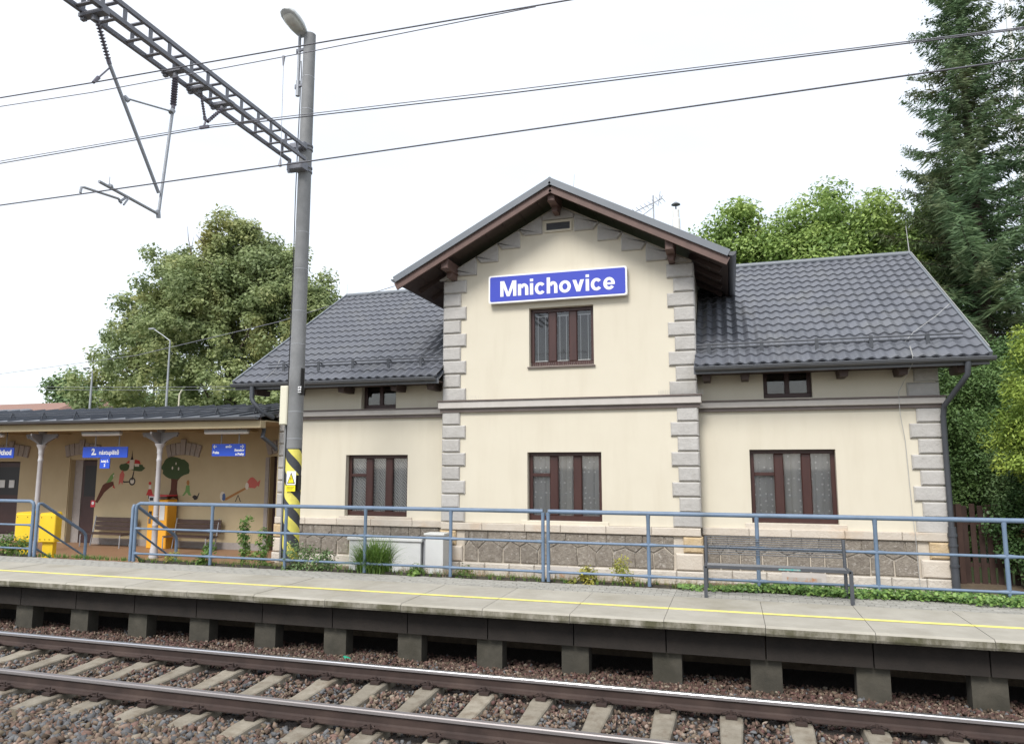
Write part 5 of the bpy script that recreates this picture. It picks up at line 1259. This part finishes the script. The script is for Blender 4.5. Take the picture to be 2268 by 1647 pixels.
dg = [(nr.uniform(-10.3,-8.0), nr.uniform(12.40,12.8), .5) for _ in range(90)] + [(nr.uniform(-6.0,.6), nr.uniform(12.4,12.6), .52) for _ in range(260)]
blades('dry_grass_fringe', dg, 6, .22, .10, DRY, 'dry straw coloured grass among the weeds', None, 'stuff', w=.0035)
def weed(name, label, x, y, z, h, w_, m, n=160, leaf=.05, cat='weed', group='weeds behind the railing'):
    K = max(6, int(h*18)); C = [(x+nr.normal()*w_*.35*(1.1-i/K), y+nr.normal()*w_*.35, z+h*(i+.5)/K) for i in range(K)]
    t = thing(name, label, cat, group); st = MB()
    for q in range(5): st.path([(x+nr.normal()*.02, y, z-.1), (x+nr.normal()*w_*.3, y+nr.normal()*w_*.2, z+h*nr.uniform(.7,1))], [.006,.002], 4)
    st.build('stem', WEED, t); leaf_cloud('leaves', C, [w_*.4]*K, n/K, leaf, m, t, aspect=1.6); return t
weed('tall_weed', 'tall feathery pale green weed left of the mast behind the railing', -9.55, 12.75, .30, 1.15, .24, WEED, 900, .04)
weed('tall_weed', 'leafy weed with small white flowers beside the mast', -9.0, 12.6, .40, .85, .24, WEED, 500, .045)
weed('low_weed', 'low leafy weed at the first railing posts right of the steps', -10.25, 12.5, .45, .42, .32, WEED, 500, .045)
weed('low_weed', 'yellow flowering weed at the foot of the right handrail', -11.2, 12.55, .42, .28, .30, WEEDY, 400, .03)
weed('low_weed', 'grey green weed at the foot of the striped mast', -8.2, 12.55, .45, .50, .50, DARKLEAF, 900, .04)
weed('low_weed', 'bushy grey green weed right of the striped mast', -7.65, 12.55, .45, .38, .50, DARKLEAF, 700, .04)
weed('low_weed', 'green weed in front of the narrow cabinet', -5.6, 12.5, .48, .20, .30, WEED, 260, .045)
weed('low_weed', 'low green weed below the left corner stones of the tower', -4.75, 12.5, .48, .16, .36, WEED, 260, .045)
weed('low_weed', 'broad-leaved yellowish plant just right of the double railing post', -2.45, 12.5, .50, .24, .28, WEEDY, 420, .045)
weed('low_weed', 'spreading yellow green plant by the tower vent', -1.85, 12.6, .48, .42, .36, WEEDY, 700, .03)
weed('low_weed', 'fern-like weed at the left frame edge behind the railing', -15.6, 12.75, .40, .50, .50, WEED, 700, .05)
# trailing ground cover on the right
n = 5200; gx = nr.uniform(-.9, 5.0, n); gy = 12.12 + .42*nr.uniform(0,1,n) + .06*np.sin(gx*3.0); keep = (gx > -.2) | (nr.uniform(0,1,n) < .35); gx, gy = gx[keep], gy[keep]
gy = gy - .10*np.clip(gx-1.5, 0, 2)*nr.uniform(0,1,len(gx)); n = len(gx)
gz = .56 + nr.uniform(0,.12,n)*np.clip((gx+.6)*.8, .35, 1)
Pn = np.stack([gx,gy,gz],1); nrm = np.array([0,-.35,.9]) + nr.normal(size=(n,3))*.45; nrm /= np.linalg.norm(nrm,axis=1)[:,None]
tt = nr.normal(size=(n,3)); tt -= nrm*(tt*nrm).sum(1)[:,None]; tt /= np.linalg.norm(tt,axis=1)[:,None]; bb = np.cross(nrm,tt); s_n = nr.uniform(.018,.038,n)[:,None]
V = np.stack([Pn-tt*s_n, Pn+bb*s_n*.75, Pn+tt*s_n, Pn-bb*s_n*.75],1).reshape(-1,3)
tag(npmesh('ground_cover', V, np.arange(n*4).reshape(-1,4), mat('strawberry_leaf', (.11,.22,.055), (.19,.32,.08), 5, .5, tint=.4, trans=.25), nr.uniform(0,1,n)), 'low trailing green ground cover behind the platform bench', None, None, 'stuff')

# ------------------------------------------------------------------ far left: red roofed house, lamp posts
RH = thing('red_roof_house', 'far house with red tiled roof and dark solar panels at the left edge', 'house')
MB().box(-66,-44,40,47,0,5.6).build('wall', CREAM, RH)
MB().add([(-68,39.2,5.3),(-43.3,39.2,5.3),(-44.2,43.5,7.25),(-68,43.5,7.25),(-43.0,47.5,5.3),(-68,47.5,5.3)], [(0,1,2,3),(2,4,5,3),(1,4,2)]).build('roof', ROOFRED, RH)
for i in range(20):
    for r in range(6):
        z = 5.42+r*.32; y = 39.4+r*.70
        MB().bar((-48.6+i*.26, y, z), (-48.6+i*.26, y+.70, z+.33), .14, .05).build('roof_tile', ROOFRED, RH)
for i in range(5): MB().add([(-53.2+i*1.02-3.0,39.6,5.60),(-52.24+i*1.02-3.0,39.6,5.60),(-52.24+i*1.02-3.0,42.0,6.70),(-53.2+i*1.02-3.0,42.0,6.70)], [(0,1,2,3)]).build('solar_panel', SOLAR, RH)
MB().box(-45.2,-44.9,42,42.3,6.6,7.5).build('chimney', STEEL, RH)
def lamp_post(x, y, z0, z1, arm, label):
    t = thing('lamp_post', label, 'lamp post', 'distant lamp posts on the left')
    MB().path([(x,y,0),(x,y,z0),(x,y,z1)], [.06,.05,.03], 8).build('pole', GALV, t)
    MB().path([(x,y,z1),(x-arm*.45,y,z1+arm*.30),(x-arm,y,z1+arm*.62)], .02, 6).build('arm', GALV, t)
    MB().block(x-arm-.25, x-arm+.05, y-.06, y+.06, z1+arm*.62-.02, z1+arm*.62+.05, .015).build('lamp_head', STEEL, t)
lamp_post(-23.9, 26, 5.9, 8.0, .95, 'tall galvanised lamp post with curved arm in front of the linden')
lamp_post(-28.2, 26, 5.8, 6.75, .3, 'short thin lamp post in front of the pale green tree')
vp_ = MB().path([(-23.25,26,3.5),(-23.22,26,5.55),(-23.1,26,5.75)], .035, 6); tag(vp_.build('vent_pipe', CREAM), 'thin cream vent pipe rising above the hall roof', 'pipe')
FM = thing('floodlight_mast', 'pale lattice mast top behind the spruces at the top right corner', 'mast')
for dx in (0, .9): MB().bar((12.6+dx,35,0),(12.6+dx,35,24.5),.16,.16).build('mast_leg', WHITE, FM)
for z in range(12, 24): MB().bar((12.6,35,z),(13.5,35,z+.5),.05,.05).build('mast_brace', STEEL, FM)
# litter
lt = MB().lathe(0,0,[(.03,0),(.032,.02),(.032,.15),(.012,.2),(.012,.23)],10)
o = lt.build('plastic_bottle', mat('green_plastic', (.04,.35,.22), None, rough=.2), None, 40); o.location = (-5.62,9.95,-.31); o.rotation_euler = (math.pi/2,.1,1.0)
tag(o, 'green plastic bottle lying on the ballast between two platform piers', 'bottle')
pp = MB().add([(-.05,-.03,0),(.05,-.02,.02),(.06,.03,.01),(.01,.05,.04),(-.04,.03,.01)], [(0,1,3,4),(1,2,3)]).build('paper_scrap', WHITE); pp.location = (-5.06,7.55,-.20)
tag(pp, 'crumpled white paper scrap between the rails', 'litter')
